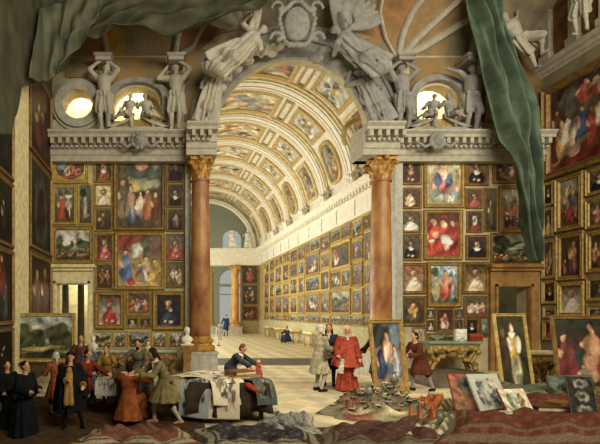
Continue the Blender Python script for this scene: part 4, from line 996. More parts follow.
def statue(label, loc, s, pose, rz=0, m=STUCCO, drape=True, lower=True, bulk=1.12, wings=False, name='statue', cat='statue', rot=None, group_=None, hairk=True, robe=None):
    J = skeleton(pose); root = thing(name, label, cat, loc, math.radians(rz), group_)
    if rot: root.rotation_euler = tuple(math.radians(a) for a in rot)
    scaled(root, s)
    bm = bmesh.new(); body_prims(bm, J, bulk, lower)
    if bulk > 1.2: cap(bm, J['chest'], J['waist'], .19, .15); sph(bm, J['chest']+J['t']*.08, .19, (1.15, .8, .8))
    hd, fc = J['hd'], J['face']; sph(bm, J['head']+hd*.04-fc*.03, .1, seg=12); 
    for k in range(7): a = k/7*2*PI; sph(bm, J['head']+hd*.06-fc*.03+Vector((math.cos(a)*.08, math.sin(a)*.08, 0)), .035, seg=6)
    remesh('body', bm, .02, m, root)
    if drape:
        bm = bmesh.new()
        for q in range(9):
            an = q/8*2*PI; sph(bm, J['pel']+Vector((math.cos(an)*.16, math.sin(an)*.13, .03*math.sin(an*2))), .085, seg=8)
        if lower:
            for n in 'AB':
                cap(bm, J['hip'+n], J['kn'+n], .13, .1)
                if robe: cap(bm, J['kn'+n], J['f'+n], .1, .1)
            cap(bm, J['pel']+Vector((.12, -.08, 0)), J['pel']+Vector((.2, -.1, -.5)), .08, .05, 8)
            if robe:
                cap(bm, J['knA'], J['knB'], .15, .15); cap(bm, J['fA'], J['fB'], .18, .18); cap(bm, J['chest'], J['pel'], .2, .23)
                for q in range(6): x = -.22+.09*q; cap(bm, J['pel']+Vector((x*.8, -.12, .05)), (J['fA']+J['fB'])/2+Vector((x*1.5+.05*math.sin(q*5), -.14, 0)), .07, .055, 8)
                cap(bm, J['shA'], J['pel']+Vector((.15, -.12, 0)), .06, .08, 8)
        remesh('drapery', bm, .022, m, root, folds(.03, 12, 3, J['pel'].z-.6))
    if wings:
        for sgn in ((-1, 1) if wings is True else (wings,)):
            bm = bmesh.new(); b0 = J['chest']+Vector((sgn*.1, .14, .05))
            for k in range(10):
                a = math.radians(48-k*8.5); ln = 1.45-.07*k; dv = Vector((sgn*math.cos(a), .12, math.sin(a))); st = b0+Vector((sgn*.05*k, .01*k, .2-.02*k))
                zx = dv.normalized(); yx = Vector((0, 1, 0)); yx = (yx-zx*yx.dot(zx)).normalized(); R = Matrix((yx.cross(zx), yx, zx)).transposed().to_quaternion(); sph(bm, st+dv*ln*.5+Vector((0, .045*(k % 2), 0)), 1, (.12, .05, ln*.56), 10, R)
            R = Vector((sgn*.6, .1, .8)).to_track_quat('Z', 'Y'); sph(bm, b0+Vector((sgn*.2, 0, .25)), 1, (.2, .1, .42), 12, R)
            remesh('wing', bm, .022, m, root)
    return root
# ================================================================= SCULPTURE
ZT = wz(129, 16.2)
UP = dict(hA=(-.17, -.08, 1.78), hB=(.17, -.08, 1.78), eA=(-1, -.2, .4), eB=(1, -.2, .4), lean=0)
def atlas(px, lab, m, **k):
    p = dict(UP); p.update(k)
    D = 16.5
    t = statue(lab, (wx(px, D), D, ZT+.02), 1.42, p, k.pop('rz', 0), m, bulk=1.45)
    bm = bmesh.new(); box(bm, -.2, .2, -.2, .3, 1.8, 1.9); box(bm, -.24, .24, -.24, .3, 1.9, 1.97); obj('cap_block', bm, m, t)
    return t
atlas(104, 'stucco male figure with raised arms between the round window and the left lunette', STUCCO, fA=(-.06, -.03, .09), head=(.3, -.1, 1))
atlas(176, 'stucco figure with raised arms right of the left lunette window', STUCCO, fB=(.06, -.05, .09), hA=(-.3, -.05, 1.6), head=(-.1, -.1, 1))
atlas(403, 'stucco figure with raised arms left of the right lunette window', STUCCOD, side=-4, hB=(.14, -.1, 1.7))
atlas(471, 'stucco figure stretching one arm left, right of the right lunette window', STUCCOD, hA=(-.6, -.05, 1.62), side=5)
SEAT = dict(pel=(0, 0, .3), lean=12, fA=(-.5, -.2, .1), fB=(-.35, -.4, .05), hA=(-.3, -.25, .45), hB=(.35, -.1, .75))
def mir(p):
    q = dict(p)
    def m(v): return (-v[0], v[1], v[2])
    for a, b in (('hA', 'hB'), ('fA', 'fB'), ('eA', 'eB'), ('kA', 'kB')):
        if a in p and b in p: q[a], q[b] = m(p[b]), m(p[a])
    if 'side' in p: q['side'] = -p['side']
    if 'head' in p: q['head'] = m(p['head'])
    return q
for nm, cx, labs in (('left', 138, ('winged cherub sitting on the left pediment, left one', 'winged cherub sitting on the left pediment, right one')), ('right', 437, ('winged cherub sitting on the right pediment, left one', 'winged cherub sitting on the right pediment, right one'))):
    D = 16.45
    pd = thing('segmental_pediment', 'broken grey pediment with gilded field under the %s lunette window' % nm, 'pediment', (wx(cx, D), D, ZT))
    bm = bmesh.new()
    for sg in (-1, 1): prism_y(bm, [(sg*1.15, 0), (sg*1.15, .1), (sg*.7, .26), (sg*.22, .46), (sg*.12, .44), (sg*.5, .22), (sg*.85, .1)], -.25, .4)
    prism_y(bm, [(-1.15, 0), (1.15, 0), (1.15, .09), (-1.15, .09)], -.25, .4); obj('cornice', bm, STUCCOD if nm == 'right' else STUCCO, pd)
    bm = bmesh.new(); prism_y(bm, [(-.9, .08), (.9, .08), (.16, .42), (-.16, .42)], -.1, .4); obj('gilded_field', bm, GOLD, pd)
    m = STUCCO if nm == 'left' else STUCCOD
    statue(labs[0], (wx(cx, D)-.36, D-.15, ZT+.3), 0.9, SEAT, -15, m, bulk=1.35, name='cherub_figure', rot=(0, 8, -15))
    statue(labs[1], (wx(cx, D)+.36, D-.15, ZT+.3), 0.9, mir(SEAT), 15, m, bulk=1.35, name='cherub_figure', rot=(0, -8, 15))
    bm = bmesh.new(); sph(bm, (0, 0, 0), .2, (1, .8, 1.15)); sph(bm, (0, -.14, -.02), .06)
    for k in range(10): a = k/10*2*PI; sph(bm, (math.cos(a)*.24, .03, math.sin(a)*.26), .09, seg=8)
    for sg in (-1, 1): sph(bm, (sg*.08, -.15, .06), .035, seg=6); tube(bm, [Vector((sg*.2, 0, -.1)), Vector((sg*.45, .02, -.24)), Vector((sg*.7, .04, -.05))], .06, 6)
    o = remesh('lion_mask', bm, .022, STUCCOD, None); o.location = (wx(cx+1, 16.1), 16.12, wz(140, 16.1))
    tag(o, 'carved mask with swags on the entablature under the %s cherubs' % nm, 'ornament')
FAME = dict(lean=12, hA=(-.4, -.3, 1.5), hB=(.45, -.3, 1.3), fA=(-.2, .0, .12), fB=(.15, -.2, .2), head=(0, -.1, 1))
statue('large winged figure leaning over the arch left of the central shield', P(210, 76, 15.6), 1.45, FAME, 0, STUCCO, wings=-1, bulk=1.4, rot=(0, 50, 0), robe=True, name='winged_figure')
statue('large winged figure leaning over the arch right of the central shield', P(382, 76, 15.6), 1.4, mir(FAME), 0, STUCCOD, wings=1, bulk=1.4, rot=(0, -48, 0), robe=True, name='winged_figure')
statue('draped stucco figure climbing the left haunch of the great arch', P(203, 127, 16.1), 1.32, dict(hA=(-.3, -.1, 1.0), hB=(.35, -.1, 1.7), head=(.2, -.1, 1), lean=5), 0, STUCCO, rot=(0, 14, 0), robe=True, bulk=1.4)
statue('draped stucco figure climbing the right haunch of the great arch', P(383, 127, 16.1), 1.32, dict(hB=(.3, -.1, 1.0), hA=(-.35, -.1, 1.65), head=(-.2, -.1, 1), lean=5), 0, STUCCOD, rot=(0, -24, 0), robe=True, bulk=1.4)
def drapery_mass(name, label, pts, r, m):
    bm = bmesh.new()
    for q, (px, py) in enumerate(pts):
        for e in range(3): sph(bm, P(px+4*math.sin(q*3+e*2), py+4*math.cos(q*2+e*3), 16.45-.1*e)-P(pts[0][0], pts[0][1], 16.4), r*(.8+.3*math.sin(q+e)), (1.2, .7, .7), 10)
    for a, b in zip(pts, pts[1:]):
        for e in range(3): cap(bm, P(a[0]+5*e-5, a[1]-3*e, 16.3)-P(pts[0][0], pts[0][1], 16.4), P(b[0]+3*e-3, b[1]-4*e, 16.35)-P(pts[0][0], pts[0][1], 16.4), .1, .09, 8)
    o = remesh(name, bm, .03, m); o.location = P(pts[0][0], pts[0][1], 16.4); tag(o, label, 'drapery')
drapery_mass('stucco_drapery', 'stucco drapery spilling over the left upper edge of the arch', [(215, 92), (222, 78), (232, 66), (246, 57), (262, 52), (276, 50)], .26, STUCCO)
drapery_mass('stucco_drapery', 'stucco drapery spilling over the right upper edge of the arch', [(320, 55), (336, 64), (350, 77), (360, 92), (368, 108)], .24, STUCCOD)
c = thing('carved_shield', 'grey carved oval shield with crown and scrolls over the great arch', 'shield', tuple(P(297, 24, 15.6))); c.scale = (.82, .82, .82)
bm = bmesh.new(); sph(bm, (0, 0, 0), 1, (.56, .2, .74), 24); remesh('shield_face', bm, .03, STUCCOD, c)
bm = bmesh.new()
for k in range(28):
    a = k/28*2*PI; r = 1+.07*math.sin(5*a); sph(bm, (math.cos(a)*.74*r, 0, math.sin(a)*.95*r), .12, (1, .9, 1), 8)
for sg in (-1, 1):
    for q in range(9): a = q/8*4.4; rr_ = .3*(1-q/11); sph(bm, (sg*(.85+rr_*math.cos(a)), -.03, -.62+rr_*math.sin(a)), .09, seg=8); sph(bm, (sg*(.8+rr_*math.cos(a)), -.03, .7+rr_*math.sin(a)), .08, seg=8)
remesh('scroll_border', bm, .03, STUCCOD, c)
bm = bmesh.new(); lathe(bm, [(.34, .95), (.42, 1.0), (.36, 1.06), (.46, 1.3), (.1, 1.5)], 16)
for k in range(8): a = k/8*2*PI; sph(bm, (math.cos(a)*.46, math.sin(a)*.46, 1.33), .07, seg=8)
obj('crown', bm, STUCCOD, c, True, 40)
statue('pale stucco figure hanging over the corner above the green curtain', P(541, 66, 16.55), 1.4, dict(hA=(-.5, -.1, 1.5), hB=(.3, -.05, 1.5), fB=(.15, -.1, .3)), 0, STUCCO, rot=(0, -38, 0), bulk=1.3)
statue('pale stucco figure on the right wall cornice at the top right corner', (XR-.42, 14.9, 11.7), 1.2, dict(hA=(-.5, -.3, 1.3), hB=(.3, -.1, 1.6)), -70, STUCCO)
# seated white figures on the gallery cornice beside the rib feet
for k in range(5):
    y = RY[k+1]+.0
    t = statue('white stucco figure seated on the gallery cornice, number %s rib from the arch' % ['second', 'third', 'fourth', 'fifth', 'sixth'][k], (GX-.3, y-.75, ZC), .8, dict(pel=(0, .05, .35), fA=(-.15, -.2, .1), fB=(.2, -.15, .1), hB=(.45, -.1, .7)), -80, WHITE, name='seated_statue', robe=True, group_='white figures along the gallery cornice')
    t['label'] = 'white stucco figure seated on the gallery cornice at the %s rib' % ['second', 'third', 'fourth', 'fifth', 'sixth'][k]
for k, x in enumerate((7.3, 8.9)):
    statue(['white statue on the far gallery entablature above the amber column', 'white statue on the far gallery entablature above the end pier'][k], (x, GY1-.2, ZC), 1.1, dict(hA=(-.4, -.2, 1.2), hB=(.4, -.2, 1.5)), 0, WHITE, robe=True)
# putto and head relief hanging by the right end of the arch
statue('small pinkish cherub at the foot of the vault beside the right column capital', P(367, 176, 17.6), .55, dict(SEAT), 10, mat('pink_stucco', 'c89878', .7), name='cherub_figure')
bm = bmesh.new()
for k in range(26):
    a = -.6+k/25*4.2; r = .66*(1-.0*k/25); c2 = Vector((math.cos(a)*r, 0, math.sin(a)*r)); sph(bm, c2, .12, (1, .8, 1), 8)
o = remesh('gilt_scroll', bm, .03, IVORYG); o.location = P(359, 136, 18.4); tag(o, 'large pale gold scroll curling above the right column', 'ornament')
# ================================================================= CURTAINS
def interp(pts, u):
    n = len(pts)-1; k = min(n-1, int(u*n)); f = u*n-k; a, b = pts[k], pts[k+1]
    return (a[0]+(b[0]-a[0])*f, a[1]+(b[1]-a[1])*f)
def drape(name, label, top, bot, D, amp, nf, m, nu=160, nv=60, slant=2.0, cat='curtain', seed=1, taper=.3):
    def pf(u, v):
        v = 1-v; a, b = interp(top, u), interp(bot, u)
        sag = math.sin(v*PI)*0
        x, y = a[0]+(b[0]-a[0])*v, a[1]+(b[1]-a[1])*v+sag
        w = math.sin(2*PI*nf*u+slant*v*3+seed)+.5*math.sin(2*PI*nf*1.9*u-slant*v*4+seed*2)+.35*math.sin(2*PI*3*v+5*u+seed)
        Db = min(D, (-XL-.3)*F/max(20, CX-x)-.15+(D-14.6)) if x < 60 else D
        return Vector(((x-CX)/F*Db, Db+amp*w*(taper+(1-taper)*v)*(1 if x > 60 else .5), H+(CY-y)/F*Db))
    o = grid(name, nu, nv, pf, None, m, None, True, thick=.02); return tag(o, label, cat)
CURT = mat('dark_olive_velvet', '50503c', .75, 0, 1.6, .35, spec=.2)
CURG = mat('sea_green_silk', '5c6c58', .7, .0, 2.0, .35, spec=.1)
drape('curtain', 'dark olive curtain swagged across the top left corner', [(-30, -12), (20, -14), (60, -14), (100, -14), (140, -14), (180, -14), (250, -14), (285, -14)],
      [(-30, 140), (10, 132), (24, 84), (54, 80), (74, 44), (112, 27), (180, 33), (262, 4)], 14.6, .2, 6, CURT, slant=2.4)
drape('curtain_fold', 'lighter olive fold of cloth with light put into its colour in the dark swag', [(40, 8), (60, 2), (80, -6), (104, -12)], [(30, 78), (48, 82), (62, 66), (96, 24)], 13.9, .14, 3, mat('lit_olive_velvet', '60624a', .7, 0, 2, .3), 60, 50, 1.4)  # lighter copy of the olive velvet, light on the fold put into its colour
def pl(pts, v):
    """x at height v for a polyline given as (y,x)"""
    for (y0, x0), (y1, x1) in zip(pts, pts[1:]):
        if v <= y1: return x0+(x1-x0)*(v-y0)/(y1-y0)
    return pts[-1][1]
Lp = [(-12, 464), (60, 484), (100, 491), (140, 501), (155, 512), (170, 518), (230, 527), (262, 532)]
Rp = [(-12, 498), (20, 506), (60, 520), (90, 534), (110, 539), (150, 540), (200, 539), (262, 538)]
def gcf(u, v):
    y = -12+274*(1-v); D = 15.6; a, b = pl(Lp, y), pl(Rp, y); x = a+(b-a)*u
    w = math.sin(u*15+y*.014)+.5*math.sin(u*27-y*.02+2)+.5*math.sin(u*7+y*.025)+.25*math.sin(y*.11+u*6)+.15*math.sin(u*47+y*.05)
    return Vector(((x-CX)/F*D, D+.22*w*min(1, .4+u*(1-u)*4), H+(CY-y)/F*D))
tag(grid('curtain', 70, 160, gcf, None, CURG, None, True, thick=.02), 'sea green silk curtain hanging down the right corner beside the paintings', 'curtain')
# ================================================================= FURNITURE
MARBT = mat('green_marble_top', '8ca088', .3, 0, 5, .25)
def console(label, px0, px1, ytop, ybot, D, topm, bm_m):
    x0, x1 = wx(px0, D), wx(px1, D); w = x1-x0; h = wz(ytop, D); t = thing('console_table', label, 'table', ((x0+x1)/2, D+.35, 0))
    bm = bmesh.new(); box(bm, -w/2, w/2, -.35, .35, h-.07, h); box(bm, -w/2+.04, w/2-.04, -.31, .31, h-.11, h-.07); obj('table_top', bm, topm, t)
    bm = bmesh.new(); box(bm, -w/2+.08, w/2-.08, -.27, .28, h-.34, h-.11)
    for k in range(int(w/.16)): sph(bm, (-w/2+.14+k*.16, -.27, h-.3-.05*math.sin(k*1.9)), .07, (1, .6, 1), 8)
    remesh('carved_apron', bm, .03, bm_m, t)
    for sx in (-1, 1):
        for sy_ in (-1, 1):
            bm = bmesh.new(); X = sx*(w/2-.22); Y = sy_*.2
            tube(bm, [Vector((X, Y, h-.25)), Vector((X+sx*.1, Y, h*.62)), Vector((X-sx*.12, Y, h*.3)), Vector((X+sx*.02, Y, .12))], .075, 8)
            sph(bm, (X+sx*.1, Y-.03, h*.64), .11, seg=8); sph(bm, (X+sx*.02, Y, .08), .1, (1.2, 1.2, .75), 8); remesh('leg', bm, .03, bm_m, t)
    bm = bmesh.new(); pts = [Vector((-w/2+.3, .05, .25))]+[Vector((-w/2+.3+(w-.6)*q/8, -.05, .25+.42*math.sin(q/8*PI))) for q in range(1, 8)]+[Vector((w/2-.3, .05, .25))]
    tube(bm, pts, .06, 6); sph(bm, (0, -.08, .66), .2, (1, .6, 1.1)); 
    for sg in (-1, 1):
        for q in range(7): sph(bm, (sg*(.3+q*w*.05), -.08, .5-.04*q+.06*math.sin(q*2)), .09, seg=6)
    remesh('carved_stretcher', bm, .03, bm_m, t)
    return t, h
kl, hl = console('long gilded console table with marble top under the left pictures', 88, 180, 350, 386, 15.3, mat('white_green_marble', 'b8c0a8', .3, 0, 5, .2), GOLD2)
kr, hr = console('gilded carved console table with green marble top under the right pictures', 429, 484, 345, 374, 15.7, MARBT, GOLD)
def bust(label, px, ybot, htop, D, m, ped=None, rz=0):
    z = wz(ybot, D); s = (ybot-htop)/F*D/.62; t = thing('bust', label, 'bust', (wx(px, D), D, z), math.radians(rz)); scaled(t, s)
    J = skeleton(dict(pel=(0, 0, -.30), lean=0)); bm = bmesh.new()
    sph(bm, J['chest']+Vector((0, 0, .1)), 1, (.19, .12, .13), 14); cap(bm, J['neck']-Vector((0, 0, .08)), J['head'], .07, .06)
    sph(bm, J['head'], 1, (.08, .1, .12)); sph(bm, J['head']+Vector((0, .02, .05)), .1); cap(bm, J['head']+Vector((0, -.09, .02)), J['head']+Vector((0, -.11, -.02)), .014, .018, 8)
    remesh('head_and_shoulders', bm, .015, m, t)
    bm = bmesh.new(); lathe(bm, [(.12, 0), (.12, .03), (.06, .06), (.06, .1), (.1, .12)], 14); obj('socle', bm, m, t, True, 40); return t
bust('white marble bust at the left end of the long gilded console', 93, 350, 333, 15.6, WHITE)
bust('small cream bust in the middle of the long gilded console', 148, 350, 340, 15.6, TRAV)
pt = thing('pedestal', 'brown gilt pedestal under the white bust beside the red column', 'pedestal', (wx(187, 15.0), 15.0, 0))
hp = wz(345, 15.0); bm = bmesh.new()
lathe(bm, [(.26, 0), (.26, .12), (.22, .16), (.16, .5), (.2, hp-.3), (.24, hp-.1), (.26, hp-.08), (.26, hp)], 4); bmesh.ops.rotate(bm, verts=bm.verts[:], cent=(0, 0, 0), matrix=Matrix.Rotation(PI/4, 3, 'Z'))
obj('shaft', bm, GOLD2, pt); bm = bmesh.new(); box(bm, -.22, .22, -.22, .22, hp, hp+.04); obj('top_slab', bm, TRAV, pt)
bust('white marble bust on the brown pedestal beside the red column', 187, 344, 324, 15.0, WHITE, rz=20)
# on the right console
D = 15.95
t = thing('relief_block', 'white carved relief standing on the green-topped console', 'sculpture', (wx(461, D), D, hr)); bm = bmesh.new(); box(bm, -.2, .2, -.04, .1, 0, .44)
for x, z, r in ((-.08, .3, .07), (.06, .32, .07), (0, .18, .1), (-.11, .1, .07), (.11, .1, .07), (.12, .22, .05), (-.13, .2, .05)): sph(bm, (x, -.06, z), r, (1, .7, 1), 10)
remesh('relief', bm, .016, WHITE, t)
t = thing('casket', 'small red box right of the white relief on the console', 'box', (wx(474.5, D), D, hr)); bm = bmesh.new(); box(bm, -.22, .22, -.12, .12, 0, .16); obj('body', bm, cloth('8c3c24'), t)
bm = bmesh.new(); box(bm, -.24, .24, -.14, .14, .16, .2); prism_x(bm, [(-.12, .2), (.12, .2), (.07, .27), (-.07, .27)], -.22, .22); obj('lid', bm, cloth('9c4c2c'), t)
bm = bmesh.new(); box(bm, 8.0, 11.3, 13.0, 15.7, 0, .12); box(bm, 8.95, 11.3, 15.7, 16.6, 0, .12); tag(obj('low_platform', bm, mat('grey_brown_step', '6c5c4c', .8, 0, 3, .25)), 'low grey brown platform in front of the right console', 'platform')
kr.location.z = .12
for o in COL.objects:
    if o.name.startswith(('relief_block', 'casket')): o.location.z += .12
# ---- standing pictures
def easelpic(label, px0, px1, yt, D, cf, fm, rz=0, tilt=-6, z0=0.0, fw=.1, gain=1.2):
    x0, x1 = wx(px0, D), wx(px1, D); w = (x1-x0)/math.cos(math.radians(rz)); h = (wz(yt, D)-z0)
    return picture(label, w, h, cf, ((x0+x1)/2, D, z0+h/2), math.radians(rz), fw, fm, 48, gain, None, tilt=math.radians(tilt))
easelpic('big framed landscape of trees and stream standing behind the group at far left', 14, 75, 313, 12.9, land('a8b0a8', '4c5430', '74683c', 71, 'b8b498', [(.3, '6c5030')], [(.7, .62, .2, .2, '48502c'), (.8, .72, .12, .14, '5c6034'), (.45, .25, .4, .05, 'c0a858', 5), (.35, .75, .1, .05, 'e0dcc4'), (.6, .12, .5, .06, '3c3c20')]), GOLD3, 0, -5, .78, .12, 1.0)
t = thing('picture_stand', 'dark wooden bench under the big framed landscape', 'bench', (wx(44, 12.9), 12.9, 0)); bm = bmesh.new(); box(bm, -.95, .95, -.2, .25, .7, .78); obj('seat', bm, DARKW, t)
for sx in (-1, 1):
    for sy_ in (-.12, .18): bm = bmesh.new(); box(bm, sx*.85-.04, sx*.85+.04, sy_-.04, sy_+.04, 0, .7); obj('leg', bm, DARKW, t)
easelpic('framed painting of figures in blue held upright between the porter and the dark servant', 371, 412, 319, 12.0, group('8c6c48', '4c5460', [(.5, .25, .6, '4c6c94', 'c89c84', .28), (.22, .15, .5, '2c3c5c', '34446c', .3), (.75, .12, .55, '7c8ca0', 'a8b0b8', .25), (.42, .42, .3, 'd8b498', 'd8b498', .2)], 72, (), [(.3, .8, .3, .2, '2c2c2c'), (.8, .8, .2, .2, '5c707c')]), GOLD, 18, -7, 0, .13, 1.1)
easelpic('tall leaning portrait of a standing figure in white sleeves and gold dress', 499, 536, 313, 12.3, painter([(0, '2c2818'), (1, '3c3c24')], [(.55, .22, .2, .26, 'b0a888'), (.52, .56, .17, .2, 'c09c48'), (.37, .6, .09, .1, 'ddd8c4', 35), (.7, .58, .1, .12, 'ddd8c4', -35), (.2, .42, .06, .04, 'c89878'), (.52, .74, .12, .04, 'e0dcc8'), (.52, .85, .09, .07, '5c4428'), (.52, .83, .07, .06, 'd8b090'), (.2, .5, .1, .3, '4c2c24'), (.2, .75, .06, .06, '84583c'), (.6, .1, .12, .1, '6c6c58')], 73), GOLD3, 8, -8, .12, .1, 1.15)
easelpic('big leaning canvas of half-bare figures cut by the right edge', 560, 622, 315, 12.0, group('4c241c', '2c3428', [(.15, .1, .7, '842c34', '8c3c38', .2), (.6, .1, .82, 'b08058', 'c08c60', .17), (.85, .05, .85, '842820', '903024', .2), (.4, .02, .3, 'b0a890', '8c7c68', .3)], 74, (), [(.3, .4, .2, .15, '2c4840'), (.4, .15, .3, .1, 'a8906c')]), GOLD2, -6, -8, .12, .12, .95)
# gilt console in the right corner
k3, h3 = console('gilt table with carved front between the two leaning canvases', 532, 566, 352, 385, 13.6, TRAV, GOLD2)
# ================================================================= PEOPLE
person('man in pale grey coat and short white wig holding a black hat, seen from behind', 319, 391, 325, [('coat', 'a49c80', .48, .27), ('breeches', '8c8468'), ('stockings', '9c9c8c'), ('shoes', '1c1814')],
       dict(hA=(-.05, -.38, 1.1), hB=(.1, -.4, 1.12), fA=(-.14, .06, .09), head=(0, -.12, 1)), ('wig', 'c0bca8'), 115)
D = fl(391); bm = bmesh.new(); lathe(bm, [(.0, 0), (.17, 0), (.2, .05), (.16, .04), (.1, .05), (.09, .13), (.02, .15)], 3)
o = remesh('tricorn_hat', bm, .012, cloth('5c4c38')); o.location = (wx(323, D)+.02, D-.24, 1.02); o.rotation_euler = (.9, .2, .3); tag(o, 'brown three-cornered hat held by the man in the pale grey coat', 'hat')
person('dark-haired man in a dark blue coat facing the man in grey', 329, 386, 324, [('coat', '2c2e3a', .5, .24), ('breeches', '2c2c34'), ('stockings', '3c404c'), ('shoes', '181410'), ('collar', 'b8b09c')], dict(hA=(-.12, -.36, 1.15), hB=(.12, -.3, 1.1)), ('long', '2c2018'), -25)
person('cleric in bright red robes with red shoulder cape and white lace, white hair', 347, 391, 326, [('robe', '98402f', .3), ('cape', 'a44a39', .78, .42), ('collar', 'c8c0ac')], dict(hA=(-.26, -.3, 1.0), hB=(.26, -.32, .88), lean=2), ('wig', 'c8b48c'), -14)
D = fl(391)
for px, yy, lab in ((341, 366, 'white lace sleeve frill hanging at the left arm of the red robe'), (356, 369, 'grey lace panel hanging at the right arm of the red robe')):
    bm = bmesh.new(); cone(bm, (0, 0, .2), (.03, 0, -.2), .05, .085, 14); o = remesh('lace_frill', bm, .012, cloth('c8c0a8'), folds=lambda c: (.01*math.sin(c.z*60), 0, 0)); o.location = P(px, yy, D-.32); o.rotation_euler = (0, .25 if px < 350 else .05, 0); tag(o, lab, 'lace')
person('servant in dark brown holding the upright painting and reaching toward the red robe', 379, 389, 327, [('coat', '30241a', .45, .22), ('breeches', '2c2018'), ('stockings', '3c3024'), ('shoes', '181410')], dict(hA=(-.22, -.5, 1.05), hB=(.2, -.2, 1.2)), ('short', '4c2c1c'), -55)
person('porter in a red-brown coat leaning left behind the upright painting', 421, 391, 331, [('coat', '5c3222', .5, .3), ('breeches', '4c3020'), ('stockings', 'a09c90'), ('shoes', '241c14')], dict(lean=24, hA=(-.12, -.5, 1.25), hB=(.12, -.5, 1.05), fA=(-.12, -.18, .09), fB=(.14, .28, .09)), ('short', '2c2018'), -80)
person('man in dark grey coat bending over the prints on the table', 231, 399, 0, [('coat', '3a3c40', .5, .25), ('breeches', '2c2c2c'), ('stockings', '3c3c3c'), ('shoes', '181410'), ('collar', 'd0ccbc')], dict(lean=42, pel=(0, .05, .88), hA=(-.3, -.75, .98), hB=(.2, -.8, .96), head=(0, -.5, 1)), ('short', '6c4c30'), 52, s=.93)
person('man in olive green coat and white stockings bending over the left table', 165, 424, 0, [('coat', '7c7048', .5, .36), ('breeches', '3c3424'), ('stockings', 'b8b098'), ('shoes', 'a8784c'), ('collar', 'd8d0bc')], dict(lean=30, pel=(0, .05, .92), hA=(-.25, -.62, 1.12), hB=(.15, -.6, 1.1), fA=(-.14, -.2, .09), fB=(.14, .3, .09), head=(0, -.5, 1)), ('wig', '2c2018'), -72, s=.93)
person('man in orange-brown robe seated with his back to us at the left table', 130, 424, 0, [('seated_robe', '8a4c24')], dict(pel=(0, .1, .52), lean=12, fA=(-.2, -.35, .09), fB=(.2, -.35, .09), hA=(-.32, -.45, .95), hB=(.32, -.45, .95)), ('short', '2c1c14'), 165, s=.95)
t = thing('stool', 'dark wooden stool under the man in the orange-brown robe', 'stool', (wx(130, 8.84), 8.86, 0)); bm = bmesh.new(); lathe(bm, [(.2, .36), (.22, .38), (.2, .41)], 16); obj('seat', bm, DARKW, t)
for k in range(4): a = PI/4+k*PI/2; bm = bmesh.new(); cap(bm, (math.cos(a)*.14, math.sin(a)*.14, .36), (math.cos(a)*.18, math.sin(a)*.18, .03), .025, .02, 8); obj('leg', bm, DARKW, t)
person('dark-bearded man in grey and brown behind the left table spreading a print', 139, 402, 0, [('coat', '6c6450', .5, .26), ('breeches', '3c3020'), ('stockings', '4c4438'), ('shoes', '181410')], dict(lean=22, hA=(-.55, -.35, 1.0), hB=(.2, -.5, 1.0), head=(0, -.35, 1)), ('beard', '241a14'), -5, s=.92)
person('man wrapped in a long black cloak over tan waistcoat, at centre of the left group', 70, 429, 352, [('coat', '8a6a38', .55, .2), ('cloak', '17181a', .42, .36, (-.02, .1, 0), 'AB'), ('breeches', '1c1814'), ('stockings', '201a18'), ('shoes', '141210'), ('waistcoat', '9a7a40', .27), ('cap', '241c18')], dict(hA=(-.02, -.32, 1.15), hB=(.3, -.2, 1.0), fA=(-.1, -.08, .09), fB=(.28, .05, .09), lean=-3, head=(.05, .02, 1)), ('long', '2c2018'), 6)
person('figure in a long black gown standing second from the left edge', 24, 436, 361, [('robe', '12181a', .34), ('cape', '141a1c', .5, .3)], dict(hA=(-.15, -.35, 1.1), hB=(.15, -.35, 1.1), lean=6), ('short', '1c1410'), 55)
person('dark-gowned figure standing at the very left edge', 7, 428, 361, [('robe', '141816', .3), ('cape', '141816', .45, .28)], dict(hA=(-.15, -.3, 1.0), hB=(.15, -.3, 1.0)), ('short', '241812'), 30)
person('man in orange coat and white wig reaching left, behind the black cloak', 56, 416, 352, [('coat', '8c4c2a', .5, .28), ('breeches', '4c3420'), ('stockings', '6c5c40'), ('shoes', '1c1410')], dict(hA=(-.5, -.3, 1.1), hB=(.2, -.35, 1.15)), ('wig', 'c8c0a8'), -150)
person('curly-haired man in dull red crouching right of the black cloak', 85, 408, 0, [('coat', '78301f', .4, .25), ('breeches', '4c2c1c'), ('stockings', '5c4c38'), ('shoes', '1c1410')], dict(pel=(0, .1, .75), lean=25, hA=(-.2, -.5, .95), hB=(.35, -.5, .9), fA=(-.15, -.1, .09), fB=(.15, .1, .09)), ('short', '2c1810'), 50, s=.9)
person('man in plum brown coat pointing to the right beside the framed landscape', 79, 396, 0, [('coat', '5c3a30', .5, .24), ('breeches', '3c2c20'), ('stockings', '4c4034'), ('shoes', '1c1410')], dict(hB=(.62, -.25, 1.22), hA=(-.25, -.3, 1.0), side=6, eB=(0, .3, -1)), ('short', '4c2c1c'), 12, s=.93)
person('man in grey-blue coat standing between the plum coat and the yellow coat', 91, 402, 0, [('coat', '64727c', .5, .24), ('breeches', '3c3c3c'), ('stockings', '4c4c4c'), ('shoes', '1c1410'), ('collar', 'c8c4b4')], dict(lean=10), ('wig', 'a8a090'), -10, s=.83)
person('man in mustard yellow coat stretching out an arm behind the left table', 108, 404, 0, [('coat', '94783a', .5, .25), ('breeches', '4c3c20'), ('stockings', '5c5038'), ('shoes', '1c1410')], dict(lean=12, hB=(.55, -.2, 1.3), hA=(-.2, -.45, 1.0), eB=(0, .2, -1)), ('short', '6c3c20'), -20, s=.82)
person('man in pale grey walking in the gallery beside the left column', 218.5, 346, 323, [('coat', 'a09c90', .5, .27), ('breeches', '8c887c'), ('stockings', 'a8a498'), ('shoes', '3c342c')], dict(hB=(.5, -.2, 1.15), fA=(-.1, -.15, .09), fB=(.12, .2, .09)), ('short', '5c4430'), 40)
